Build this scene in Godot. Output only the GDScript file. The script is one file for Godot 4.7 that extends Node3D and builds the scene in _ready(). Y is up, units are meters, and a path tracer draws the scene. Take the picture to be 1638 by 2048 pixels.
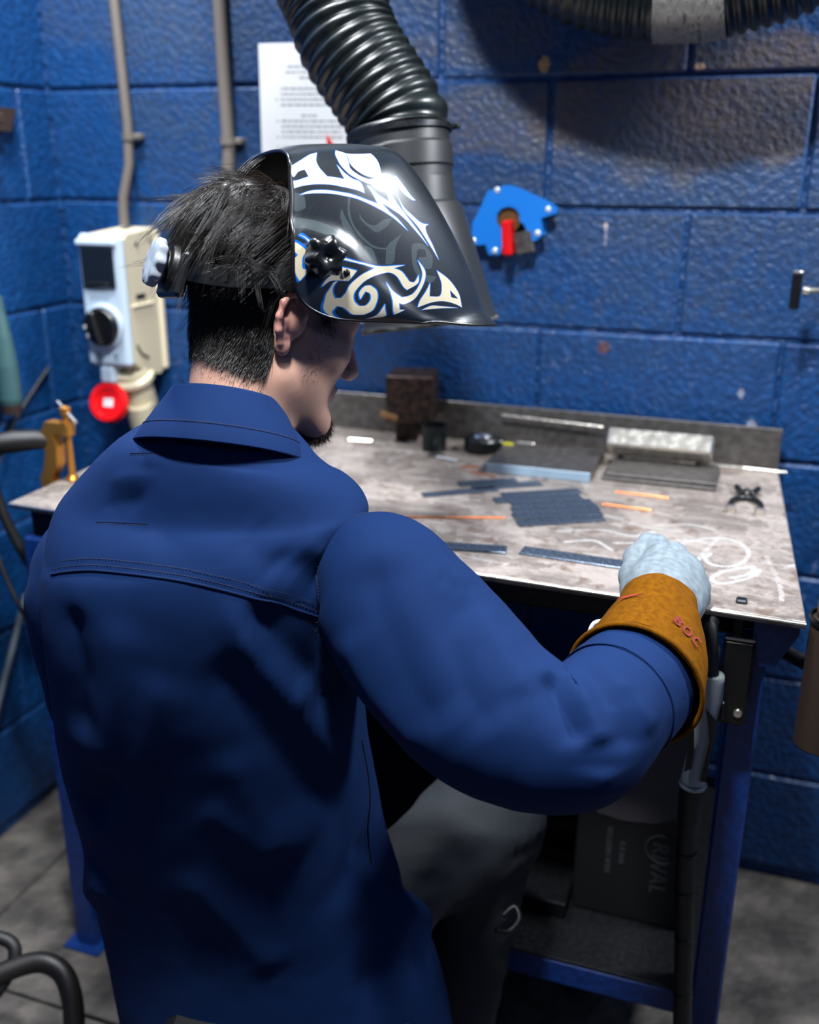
extends Node3D
# A welder at a steel bench in a blue block-walled booth.

var mats := {}
var texs := {}
var rng := RandomNumberGenerator.new()

func _ready() -> void:
	rng.seed = 7
	setup_view()
	setup_light()
	make_materials()
	build_room()
	build_bench()
	build_wall_things()
	build_hoses()
	build_bench_things()
	build_under_bench()
	build_edge_things()
	build_person()
	build_helmet()

func setup_view() -> void:
	var cam := Camera3D.new()
	cam.name = "camera"
	var at := CameraAttributesPhysical.new()
	at.frustum_focal_length = 23.333
	at.exposure_aperture = 1.75
	at.frustum_focus_distance = 1.12
	at.frustum_near = 0.05
	at.frustum_far = 30.0
	cam.attributes = at
	add_child(cam)
	cam.keep_aspect = Camera3D.KEEP_HEIGHT
	cam.fov = 54.43
	var b := Basis(Vector3.UP, 0.3352) * Basis(Vector3.RIGHT, -0.3374) * Basis(Vector3.BACK, 0.0023)
	cam.transform = Transform3D(b, Vector3(1.4974, 1.4547, 1.9297))
	var env := Environment.new()
	env.background_mode = Environment.BG_COLOR
	env.background_color = Color(0.02, 0.02, 0.025)
	env.tonemap_mode = Environment.TONE_MAPPER_LINEAR
	env.tonemap_exposure = 1.0
	env.sdfgi_enabled = true
	env.ssao_enabled = true
	env.ssil_enabled = true
	var we := WorldEnvironment.new()
	we.name = "environment"
	we.environment = env
	add_child(we)

func setup_light() -> void:
	# LED floodlights hung out of the frame, the corner one an added fill
	var cool := Color(0.96, 0.98, 1.0)
	flood_light("led_floodlight", "small black LED floodlight hanging over the welder's shoulder", Vector3(1.18, 2.75, 1.38), Vector3(0.0, -1.0, -0.12), 0.20, 0.16, 8.8, cool)
	flood_light("led_floodlight", "small black LED floodlight added unseen above the socket corner", Vector3(0.40, 2.66, 0.55), Vector3(0.0, -1.0, 0.001), 0.20, 0.16, 5.0, cool)  # added unseen to brighten the notice and the left wall
	flood_light("led_floodlight", "small black LED floodlight tilted along the block wall past the bench end", Vector3(2.42, 2.30, 0.32), Vector3(-0.75, -0.65, 0.05), 0.20, 0.16, 5.0, cool)
	# the workshop's ceiling panel behind the photographer
	flood_light("ceiling_panel_light", "square white ceiling light panel of the workshop behind the booth", Vector3(1.9, 2.84, 3.1), Vector3(0.0, -1.0, 0.001), 0.6, 0.6, 0.3, Color(0.9, 0.95, 1.0))

func flood_light(called: String, label: String, at: Vector3, dir: Vector3, w: float, d: float, energy: float, tint: Color) -> void:
	var t := thing(called, label, "lamp", at)
	var z := -dir.normalized()
	var x := Vector3.RIGHT
	var y := z.cross(x).normalized()
	x = y.cross(z).normalized()
	t.basis = Basis(x, y, z)
	part("housing", bevel_box(Vector3(w + 0.05, d + 0.05, 0.05), 0.008), mat("lamp_black", Color(0.03, 0.03, 0.032), 0.5, 0.2), t, Vector3(0, 0, 0.03))
	var gm := mat(called + "_glow", Color(1, 1, 1), 0.5, 0.0)
	gm.emission_enabled = true
	gm.emission = tint
	gm.emission_energy_multiplier = energy * 2.0
	part("glowing_panel", bevel_box(Vector3(w, d, 0.004), 0.001), gm, t, Vector3(0, 0, 0.003))
	part("bracket", bevel_box(Vector3(w * 0.5, 0.03, 0.02), 0.003), mat("lamp_black"), t, Vector3(0, 0, 0.065))
	part("hanger", tube([Vector3(0, 0, 0.07), Vector3(0, 0, 2.895 - at.y)], [0.006], 8), mat("lamp_black"), t)
	var l := AreaLight3D.new()
	l.name = called + "_beam"
	l.area_size = Vector2(w, d)
	l.area_normalize_energy = true
	l.light_energy = energy
	l.light_color = tint
	l.area_range = 8.0
	l.area_attenuation = 2.0
	l.shadow_enabled = true
	t.add_child(l)
	l.position = Vector3(0, 0, -0.004)

# ---------------------------------------------------------------- helpers

func numbered(called: String) -> String:
	if not has_node(NodePath(called)):
		return called
	var k := 1
	while has_node(NodePath("%s_%03d" % [called, k])):
		k += 1
	return "%s_%03d" % [called, k]

func thing(called: String, label: String, category: String, at := Vector3.ZERO, group := "") -> Node3D:
	var o := Node3D.new()
	o.name = numbered(called)
	add_child(o)
	o.position = at
	return tag(o, label, category, group)

func tag(o: Node3D, label: String, category: String, group := "") -> Node3D:
	o.set_meta("label", label)
	o.set_meta("category", category)
	if group:
		o.set_meta("group", group)
	return o

func single(called: String, mesh: Mesh, m: Material, label: String, category: String, xf := Transform3D(), group := "") -> MeshInstance3D:
	var o := MeshInstance3D.new()
	o.name = numbered(called)
	o.mesh = mesh
	o.material_override = m
	add_child(o)
	o.transform = xf
	tag(o, label, category, group)
	return o

func part(called: String, mesh: Mesh, m: Material, parent: Node3D, at := Vector3.ZERO, turn := Basis()) -> MeshInstance3D:
	var o := MeshInstance3D.new()
	o.name = called
	o.mesh = mesh
	o.material_override = m
	parent.add_child(o, true)
	o.transform = Transform3D(turn, at)
	return o

func structure(called: String, parent: Node3D = self) -> Node3D:
	var o := Node3D.new()
	o.name = called
	parent.add_child(o)
	o.set_meta("kind", "structure")
	return o

func mat(called: String, c := Color(0.5, 0.5, 0.5), rough := 0.6, metal := 0.0) -> StandardMaterial3D:
	if mats.has(called):
		return mats[called]
	var m := StandardMaterial3D.new()
	m.resource_name = called
	m.albedo_color = c
	m.roughness = rough
	m.metallic = metal
	m.cull_mode = BaseMaterial3D.CULL_DISABLED
	mats[called] = m
	return m

func noise_tex(called: String, size: int, freq: float, octaves: int, lo: Color, hi: Color, normal := false, strength := 4.0, sd := 1) -> NoiseTexture2D:
	if texs.has(called):
		return texs[called]
	var n := FastNoiseLite.new()
	n.seed = sd
	n.noise_type = FastNoiseLite.TYPE_SIMPLEX_SMOOTH
	n.frequency = freq
	n.fractal_octaves = octaves
	var t := NoiseTexture2D.new()
	t.width = size
	t.height = size
	t.seamless = true
	t.noise = n
	if normal:
		t.as_normal_map = true
		t.bump_strength = strength
	else:
		var g := Gradient.new()
		g.set_color(0, lo)
		g.set_color(1, hi)
		t.color_ramp = g
	texs[called] = t
	return t

func smooth_mesh(v: PackedVector3Array, idx: PackedInt32Array, uv := PackedVector2Array(), col := PackedColorArray(), normals := PackedVector3Array()) -> ArrayMesh:
	var n := normals
	if n.is_empty():
		n.resize(v.size())
		for k in range(0, idx.size(), 3):
			var a := idx[k]
			var b := idx[k + 1]
			var c := idx[k + 2]
			var fnn := (v[c] - v[a]).cross(v[b] - v[a])
			n[a] += fnn
			n[b] += fnn
			n[c] += fnn
		for k in n.size():
			n[k] = n[k].normalized() if n[k].length_squared() > 1e-24 else Vector3.UP
	var arr := []
	arr.resize(Mesh.ARRAY_MAX)
	arr[Mesh.ARRAY_VERTEX] = v
	arr[Mesh.ARRAY_NORMAL] = n
	arr[Mesh.ARRAY_INDEX] = idx
	if not uv.is_empty():
		arr[Mesh.ARRAY_TEX_UV] = uv
	if not col.is_empty():
		arr[Mesh.ARRAY_COLOR] = col
	var m := ArrayMesh.new()
	m.add_surface_from_arrays(Mesh.PRIMITIVE_TRIANGLES, arr)
	return m

# flat facets from a list of convex polygons; each polygon is oriented away from the centre given
func facets(polys: Array, centre := Vector3.ZERO) -> ArrayMesh:
	var v := PackedVector3Array()
	var n := PackedVector3Array()
	var idx := PackedInt32Array()
	for poly in polys:
		var a: Vector3 = poly[0]
		var nn: Vector3 = (poly[2] - a).cross(poly[1] - a)
		var mid := Vector3.ZERO
		for q in poly:
			mid += q
		mid /= poly.size()
		var p: Array = poly
		if nn.dot(mid - centre) < 0.0:
			p = poly.duplicate()
			p.reverse()
			nn = -nn
		nn = nn.normalized()
		var s := v.size()
		for q in p:
			v.append(q)
			n.append(nn)
		for k in range(1, p.size() - 1):
			idx.append_array([s, s + k, s + k + 1])
	return smooth_mesh(v, idx, PackedVector2Array(), PackedColorArray(), n)

func bevel_box(s: Vector3, b: float) -> ArrayMesh:
	var h := s * 0.5
	b = minf(b, minf(h.x, minf(h.y, h.z)) * 0.9)
	var polys := []
	var ax := [Vector3.RIGHT, Vector3.UP, Vector3.BACK]
	for a in 3:
		for sg in [-1.0, 1.0]:
			var c: Vector3 = ax[a] * h[a] * sg
			var u: Vector3 = ax[(a + 1) % 3] * (h[(a + 1) % 3] - b)
			var w: Vector3 = ax[(a + 2) % 3] * (h[(a + 2) % 3] - b)
			polys.append([c - u - w, c + u - w, c + u + w, c - u + w])
	for a in 3:
		var i := (a + 1) % 3
		var j := (a + 2) % 3
		for si in [-1.0, 1.0]:
			for sj in [-1.0, 1.0]:
				var l: Vector3 = ax[a] * (h[a] - b)
				var p: Vector3 = ax[i] * h[i] * si + ax[j] * (h[j] - b) * sj
				var q: Vector3 = ax[i] * (h[i] - b) * si + ax[j] * h[j] * sj
				polys.append([p - l, p + l, q + l, q - l])
	for sx in [-1.0, 1.0]:
		for sy in [-1.0, 1.0]:
			for sz in [-1.0, 1.0]:
				polys.append([Vector3(h.x * sx, (h.y - b) * sy, (h.z - b) * sz), Vector3((h.x - b) * sx, h.y * sy, (h.z - b) * sz), Vector3((h.x - b) * sx, (h.y - b) * sy, h.z * sz)])
	return facets(polys)

# rows of points -> smooth grid; wrap joins the last column to the first
func grid(rows: Array, wrap := false, uvs: Array = [], cap0 := false, cap1 := false) -> ArrayMesh:
	var v := PackedVector3Array()
	var uv := PackedVector2Array()
	var idx := PackedInt32Array()
	var nr := rows.size()
	var nc: int = rows[0].size()
	for r in nr:
		for c in nc:
			v.append(rows[r][c])
			if uvs:
				uv.append(uvs[r][c])
	var last := nc if wrap else nc - 1
	for r in nr - 1:
		for c in last:
			var a := r * nc + c
			var b := r * nc + (c + 1) % nc
			idx.append_array([a, b, a + nc, b, b + nc, a + nc])
	for e in 2:
		if (e == 0 and cap0) or (e == 1 and cap1):
			var r := 0 if e == 0 else nr - 1
			var mid := Vector3.ZERO
			for c in nc:
				mid += rows[r][c]
			mid /= nc
			var s := v.size()
			for c in nc:
				v.append(rows[r][c])
				if uvs:
					uv.append(uvs[r][c])
			v.append(mid)
			if uvs:
				uv.append(uvs[r][0])
			for c in nc:
				if e == 0:
					idx.append_array([s + nc, s + (c + 1) % nc, s + c])
				else:
					idx.append_array([s + nc, s + c, s + (c + 1) % nc])
	return smooth_mesh(v, idx, uv)

func spline(p: Array, steps: int) -> Array:
	var out := []
	for k in p.size() - 1:
		var a = p[maxi(k - 1, 0)]
		var b = p[k]
		var c = p[k + 1]
		var d = p[mini(k + 2, p.size() - 1)]
		for s in steps:
			var t := float(s) / steps
			out.append(0.5 * ((2.0 * b) + (c - a) * t + (2.0 * a - 5.0 * b + 4.0 * c - d) * t * t + (3.0 * b - a - 3.0 * c + d) * t * t * t))
	out.append(p[p.size() - 1])
	return out

func frames(path: Array, hint := Vector3.UP) -> Array:
	var out := []
	var x := Vector3.ZERO
	for k in path.size():
		var t: Vector3 = (path[mini(k + 1, path.size() - 1)] - path[maxi(k - 1, 0)]).normalized()
		if k == 0:
			x = hint.cross(t)
			if x.length() < 0.05:
				x = Vector3.RIGHT.cross(t)
		else:
			x = x - t * x.dot(t)
		x = x.normalized()
		out.append(Basis(x, t.cross(x).normalized(), t))
	return out

func tube(path: Array, radii: Array, sides := 10, caps := true) -> ArrayMesh:
	var fr := frames(path)
	var rows := []
	for k in path.size():
		var r: float = radii[mini(k, radii.size() - 1)]
		var row := []
		for s in sides:
			var a := -TAU * s / sides
			row.append(path[k] + (fr[k].x * cos(a) + fr[k].y * sin(a)) * r)
		rows.append(row)
	return grid(rows, true, [], caps, caps)

func lathe(profile: Array, seg := 24) -> ArrayMesh:
	# profile: [radius, height] pairs from bottom to top; repeated points make sharp edges
	var v := PackedVector3Array()
	var idx := PackedInt32Array()
	for k in profile.size() - 1:
		var a: Array = profile[k]
		var b: Array = profile[k + 1]
		var s := v.size()
		for c in seg:
			var an := TAU * c / seg
			v.append(Vector3(cos(an) * a[0], a[1], sin(an) * a[0]))
			v.append(Vector3(cos(an) * b[0], b[1], sin(an) * b[0]))
		for c in seg:
			var i := s + c * 2
			var j := s + ((c + 1) % seg) * 2
			idx.append_array([i, j, i + 1, j, j + 1, i + 1])
	return smooth_mesh(v, idx)

func prism(poly: PackedVector2Array, depth: float, bevel := 0.0) -> ArrayMesh:
	# outline in x, y; extruded from z = 0 to depth; the far face may be chamfered
	var st_v := PackedVector3Array()
	var st_n := PackedVector3Array()
	var idx := PackedInt32Array()
	var p := poly
	if Geometry2D.is_polygon_clockwise(p):
		p = p.duplicate()
		p.reverse()
	var inner := p
	if bevel > 0.0:
		var off := Geometry2D.offset_polygon(p, -bevel, Geometry2D.JOIN_MITER)
		if off.size() == 1 and off[0].size() == p.size():
			inner = off[0]
			var best := 0
			for k in inner.size():
				if inner[k].distance_to(p[0]) < inner[best].distance_to(p[0]):
					best = k
			var sh := PackedVector2Array()
			for k in inner.size():
				sh.append(inner[(k + best) % inner.size()])
			inner = sh
		else:
			bevel = 0.0
	for f in 2:
		var q := p if f == 0 else inner
		var tri := Geometry2D.triangulate_polygon(q)
		var s := st_v.size()
		for k in q:
			st_v.append(Vector3(k.x, k.y, 0.0 if f == 0 else depth))
			st_n.append(Vector3.FORWARD if f == 0 else Vector3.BACK)
		for k in range(0, tri.size(), 3):
			var a := q[tri[k]]
			var b := q[tri[k + 1]]
			var c := q[tri[k + 2]]
			var ccw := (b - a).cross(c - a) > 0.0
			if ccw == (f == 0):
				idx.append_array([s + tri[k], s + tri[k + 1], s + tri[k + 2]])
			else:
				idx.append_array([s + tri[k], s + tri[k + 2], s + tri[k + 1]])
	var nn := p.size()
	for lay in (2 if bevel > 0.0 else 1):
		for k in nn:
			var a0: Vector3
			var b0: Vector3
			var a1: Vector3
			var b1: Vector3
			var k2 := (k + 1) % nn
			if lay == 0:
				a0 = Vector3(p[k].x, p[k].y, 0)
				b0 = Vector3(p[k2].x, p[k2].y, 0)
				a1 = Vector3(p[k].x, p[k].y, depth - bevel)
				b1 = Vector3(p[k2].x, p[k2].y, depth - bevel)
			else:
				a0 = Vector3(p[k].x, p[k].y, depth - bevel)
				b0 = Vector3(p[k2].x, p[k2].y, depth - bevel)
				a1 = Vector3(inner[k].x, inner[k].y, depth)
				b1 = Vector3(inner[k2].x, inner[k2].y, depth)
			var n := (b0 - a0).cross(a1 - a0).normalized()
			var s := st_v.size()
			st_v.append_array([a0, b0, b1, a1])
			st_n.append_array([n, n, n, n])
			idx.append_array([s, s + 2, s + 1, s, s + 3, s + 2])
	return smooth_mesh(st_v, idx, PackedVector2Array(), PackedColorArray(), st_n)

func text_mesh(words: String, height: float, depth := 0.0006, font_name := "Droid Sans", bold := true) -> TextMesh:
	var t := TextMesh.new()
	var f := SystemFont.new()
	f.font_names = PackedStringArray([font_name])
	f.font_weight = 700 if bold else 400
	t.font = f
	t.text = words
	t.font_size = 32
	t.pixel_size = height / 23.0
	t.depth = depth
	t.curve_step = 1.0
	return t

func append_mesh(list: Array) -> ArrayMesh:
	# joins meshes [mesh, transform] into one
	var st := SurfaceTool.new()
	for e in list:
		st.append_from(e[0], 0, e[1])
	return st.commit()

# ---- surface nets of a distance field; only blocks near the surface are visited
func nets(field: Field, lo: Vector3, hi: Vector3, cell: float, coloured := false) -> ArrayMesh:
	var bs := 4
	var nb := Vector3i(((hi - lo) / (cell * bs)).ceil())
	var w := Vector3i(nb.x * bs + 1, nb.y * bs + 1, nb.z * bs + 1)
	var val := PackedFloat32Array()
	val.resize(w.x * w.y * w.z)
	val.fill(9.0)
	var reach := cell * bs * 1.25
	var blocks: Array[Vector3i] = []
	for bx in nb.x:
		for by in nb.y:
			for bz in nb.z:
				var c := lo + (Vector3(bx, by, bz) + Vector3(0.5, 0.5, 0.5)) * cell * bs
				if absf(field.dist(c)) < reach:
					blocks.append(Vector3i(bx, by, bz))
	var sx := w.y * w.z
	for b in blocks:
		for i in bs + 1:
			for j in bs + 1:
				for k in bs + 1:
					var g := Vector3i(b.x * bs + i, b.y * bs + j, b.z * bs + k)
					var at := g.x * sx + g.y * w.z + g.z
					if val[at] > 8.0:
						val[at] = field.dist(lo + Vector3(g) * cell)
	var vid := {}
	var v := PackedVector3Array()
	var idx := PackedInt32Array()
	var col := PackedColorArray()
	var eo := [[0, 1], [0, 2], [0, 4], [1, 3], [1, 5], [2, 3], [2, 6], [3, 7], [4, 5], [4, 6], [5, 7], [6, 7]]
	for b in blocks:
		for i in bs:
			for j in bs:
				for k in bs:
					var gx := b.x * bs + i
					var gy := b.y * bs + j
					var gz := b.z * bs + k
					var at := gx * sx + gy * w.z + gz
					var q := [val[at], val[at + 1], val[at + w.z], val[at + w.z + 1], val[at + sx], val[at + sx + 1], val[at + sx + w.z], val[at + sx + w.z + 1]]
					var m := 0
					for e in 8:
						if q[e] < 0.0:
							m |= 1 << e
					if m == 0 or m == 255:
						continue
					var sum := Vector3.ZERO
					var cnt := 0
					for e in eo:
						var a: float = q[e[0]]
						var d: float = q[e[1]]
						if (a < 0.0) != (d < 0.0):
							var t := a / (a - d)
							var pa := Vector3(e[0] >> 2, (e[0] >> 1) & 1, e[0] & 1)
							var pb := Vector3(e[1] >> 2, (e[1] >> 1) & 1, e[1] & 1)
							sum += pa.lerp(pb, t)
							cnt += 1
					vid[at] = v.size()
					var pos := lo + (Vector3(gx, gy, gz) + sum / cnt) * cell
					v.append(pos)
					if coloured:
						col.append(field.tint(pos))
	for at in vid:
		var inside := val[at] < 0.0
		for ax in 3:
			var st: int = [sx, w.z, 1][ax]
			if inside == (val[at + st] < 0.0):
				continue
			var u: int = [w.z, 1, sx][ax]
			var t: int = [1, sx, w.z][ax]
			if vid.has(at - u) and vid.has(at - t) and vid.has(at - u - t):
				var a: int = vid[at]
				var b: int = vid[at - u]
				var c: int = vid[at - u - t]
				var d: int = vid[at - t]
				if inside:
					idx.append_array([a, c, b, a, d, c])
				else:
					idx.append_array([a, b, c, a, c, d])
	return smooth_mesh(v, idx, PackedVector2Array(), col)

class Field:
	func dist(_p: Vector3) -> float:
		return 1.0
	func tint(_p: Vector3) -> Color:
		return Color.WHITE
	static func capsule(p: Vector3, a: Vector3, b: Vector3, ra: float, rb: float) -> float:
		var ab := b - a
		var t := clampf((p - a).dot(ab) / ab.length_squared(), 0.0, 1.0)
		return p.distance_to(a + ab * t) - lerpf(ra, rb, t)
	static func ellipsoid(p: Vector3, c: Vector3, r: Vector3) -> float:
		var q := (p - c) / r
		var k := q.length()
		if k < 0.5:
			return (k - 1.0) * minf(r.x, minf(r.y, r.z))
		return (k - 1.0) * k / maxf((q / r).length(), 1e-4)
	static func smin(a: float, b: float, k: float) -> float:
		var h := maxf(k - absf(a - b), 0.0) / k
		return minf(a, b) - h * h * k * 0.25

# ---------------------------------------------------------------- materials

func tri(m: StandardMaterial3D, per_metre: float, world := true) -> StandardMaterial3D:
	m.uv1_triplanar = true
	m.uv1_world_triplanar = world
	m.uv1_scale = Vector3.ONE * per_metre
	return m

func with_normal(m: StandardMaterial3D, t: Texture2D, s: float) -> StandardMaterial3D:
	m.normal_enabled = true
	m.normal_texture = t
	m.normal_scale = s
	return m

func make_materials() -> void:
	var stipple := noise_tex("stipple", 512, 0.03, 4, Color.BLACK, Color.WHITE, true, 10.0, 3)
	var grain := noise_tex("grain", 512, 0.02, 5, Color(0.74, 0.75, 0.78), Color(1, 1, 1), false, 0.0, 5)
	for nm in ["wall_paint_back", "wall_paint_side"]:
		var m := mat(nm, Color(0.02, 0.245, 0.455), 0.5)
		tri(m, 3.6)
		m.albedo_texture = grain
		m.roughness_texture = noise_tex("gloss_patches", 256, 0.02, 3, Color(0.75, 0.75, 0.75), Color(1, 1, 1), false, 0.0, 9)
		with_normal(m, stipple, 0.42)
	# soot and dust on the back wall, with the hose's shadow band toned in
	var mb := mat("wall_paint_back")
	mb.detail_enabled = true
	mb.detail_blend_mode = BaseMaterial3D.BLEND_MODE_MIX
	mb.detail_uv_layer = BaseMaterial3D.DETAIL_UV_2
	mb.detail_albedo = soot_shade_texture()
	mb.uv2_triplanar = true
	mb.uv2_world_triplanar = true
	mb.uv2_scale = Vector3.ONE * 0.5
	var mo := mat("mortar_paint", Color(0.02, 0.245, 0.455), 0.55)
	tri(mo, 2.2)
	mo.albedo_texture = grain
	with_normal(mo, stipple, 0.8)
	var co := mat("concrete", Color(0.43, 0.41, 0.395), 0.7)
	tri(co, 1.3)
	co.albedo_texture = noise_tex("concrete_tone", 512, 0.012, 5, Color(0.42, 0.42, 0.42), Color(1.0, 0.98, 0.95), false, 0.0, 21)
	with_normal(co, noise_tex("concrete_bump", 512, 0.05, 4, Color.BLACK, Color.WHITE, true, 5.0, 22), 0.5)
	var ce := mat("ceiling_white", Color(0.72, 0.73, 0.74), 0.9)
	tri(ce, 1.0)
	ce.albedo_texture = grain
	var st := mat("mill_steel", Color(0.40, 0.39, 0.385), 0.5, 0.6)
	tri(st, 4.0, false)
	st.albedo_texture = noise_tex("steel_tone", 512, 0.02, 5, Color(0.72, 0.70, 0.68), Color(1, 1, 1), false, 0.0, 31)
	st.roughness_texture = noise_tex("steel_rough", 512, 0.03, 4, Color(0.6, 0.6, 0.6), Color(1, 1, 1), false, 0.0, 32)
	var ds := mat("dark_steel", Color(0.16, 0.17, 0.185), 0.45, 0.7)
	tri(ds, 7.0, false)
	ds.albedo_texture = texs["steel_tone"]
	ds.roughness_texture = texs["steel_rough"]
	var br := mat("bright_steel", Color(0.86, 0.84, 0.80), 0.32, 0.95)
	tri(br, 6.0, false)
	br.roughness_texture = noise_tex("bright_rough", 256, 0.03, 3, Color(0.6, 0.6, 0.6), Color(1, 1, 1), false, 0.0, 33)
	mat("copper_rod", Color(0.93, 0.55, 0.33), 0.28, 0.95)
	var bp := mat("blue_frame_paint", Color(0.03, 0.22, 0.50), 0.42)
	tri(bp, 4.0)
	bp.albedo_texture = noise_tex("chipped", 512, 0.03, 4, Color(0.55, 0.6, 0.66), Color(1, 1, 1), false, 0.0, 41)
	mat("rubber_black", Color(0.035, 0.036, 0.04), 0.55)
	mat("black_plastic", Color(0.03, 0.031, 0.035), 0.35)
	mat("cream_plastic", Color(0.83, 0.78, 0.66), 0.45)
	mat("grey_plastic", Color(0.68, 0.74, 0.80), 0.4)
	mat("red_plastic", Color(0.80, 0.03, 0.05), 0.35)
	mat("conduit_plastic", Color(0.37, 0.34, 0.315), 0.55)
	mat("brass", Color(0.83, 0.58, 0.26), 0.38, 0.85)
	mat("white_plastic", Color(0.85, 0.86, 0.88), 0.4)

func soot_shade_texture() -> ImageTexture:
	var n := 1024
	var im := Image.create(n, n, false, Image.FORMAT_RGBA8)
	var a := FastNoiseLite.new()
	a.seed = 11
	a.frequency = 0.012
	a.fractal_octaves = 4
	var f := FastNoiseLite.new()
	f.seed = 12
	f.frequency = 0.09
	f.fractal_octaves = 3
	# soot patches, the brown ones also toning the hose shadow they cover: centre x, centre y, half width, half height (metres), strength, brown share
	var patches := [[1.33, 1.56, 0.26, 0.135, 0.85, 1.0], [1.47, 1.55, 0.16, 0.10, 0.55, 1.0], [1.02, 1.545, 0.16, 0.085, 0.75, 0.8], [0.97, 1.66, 0.14, 0.05, 0.55, 0.9], [1.2, 1.74, 0.5, 0.07, 0.3, 0.2], [1.3, 1.40, 0.45, 0.10, 0.42, 0.15], [0.35, 1.62, 0.22, 0.22, 0.40, 0.1], [0.5, 1.78, 0.6, 0.14, 0.45, 0.2], [1.45, 1.3, 0.3, 0.14, 0.25, 0.1], [1.2, 1.12, 0.5, 0.05, 0.16, 0.1]]
	for y in n:
		var wy := 2.0 - (y + 0.5) * 2.0 / n
		for x in n:
			var wx := (x + 0.5) * 2.0 / n
			var j := a.get_noise_2d(x, y)
			var g := f.get_noise_2d(x, y)
			var keep := 1.0
			var brown := 0.0
			var tot := 0.0
			for p in patches:
				var dx: float = (wx - p[0]) / p[2]
				var dy: float = (wy - p[1]) / p[3]
				var d := dx * dx + dy * dy
				if d < 2.2:
					var s: float = p[4] * (1.0 - smoothstep(0.55, 1.15, d + j * 0.9 + g * 0.25)) * (0.82 + 0.5 * g)
					s = clampf(s, 0.0, 0.92)
					keep *= 1.0 - s
					brown += s * float(p[5])
					tot += s
			# pale scuffs low on the wall and a few paint chips
			var scuff := clampf((a.get_noise_2d(x * 2.3 + 500.0, y * 1.2) * 0.5 + g * 0.7 - 0.42) * 2.0, 0.0, 0.55)
			# a thin film of dust on the upper courses, weaker below and left of the thin conduit
			var film := 0.42 * smoothstep(-0.25, 0.35, j + 0.5 * g) * (1.0 if wy > 1.15 + j * 0.12 and wx > 0.21 + g * 0.01 else 0.25)
			keep *= 1.0 - film
			tot += film
			var cov := 1.0 - keep
			var c := Color(0.17, 0.225, 0.30)
			if tot > 0.01:
				c = c.lerp(Color(0.33, 0.295, 0.285), clampf(brown / tot, 0.0, 1.0))
			if scuff > cov and wy < 1.25:
				c = Color(0.45, 0.47, 0.58)
				cov = scuff * 0.7
			im.set_pixel(x, y, Color(c.r, c.g, c.b, clampf(cov, 0.0, 0.95)))
	# bare spots where the paint has come off
	for s in [[1.079, 1.622, 0.011, 0.014, Color(0.74, 0.57, 0.36)], [1.352, 1.612, 0.010, 0.006, Color(0.72, 0.58, 0.50)], [1.209, 1.345, 0.004, 0.007, Color(0.72, 0.62, 0.56)], [1.585, 1.34, 0.006, 0.004, Color(0.4, 0.3, 0.28)], [1.21, 1.325, 0.0025, 0.02, Color(0.45, 0.45, 0.52)], [1.22, 1.12, 0.012, 0.012, Color(0.32, 0.22, 0.24)], [1.505, 0.99, 0.009, 0.012, Color(0.55, 0.56, 0.62)], [1.48, 1.05, 0.006, 0.01, Color(0.5, 0.52, 0.6)]]:
		for y in range(int((2.0 - s[1] - s[3]) * n / 2.0), int((2.0 - s[1] + s[3]) * n / 2.0) + 1):
			for x in range(int((s[0] - s[2]) * n / 2.0), int((s[0] + s[2]) * n / 2.0) + 1):
				var dx: float = ((x + 0.5) * 2.0 / n - s[0]) / s[2]
				var dy: float = (2.0 - (y + 0.5) * 2.0 / n - s[1]) / s[3]
				if dx * dx + dy * dy + f.get_noise_2d(x * 3.0, y * 3.0) * 0.6 < 1.0:
					var c: Color = s[4]
					im.set_pixel(x, y, Color(c.r, c.g, c.b, 0.95))
	return ImageTexture.create_from_image(im)

# ---------------------------------------------------------------- the room

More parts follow.
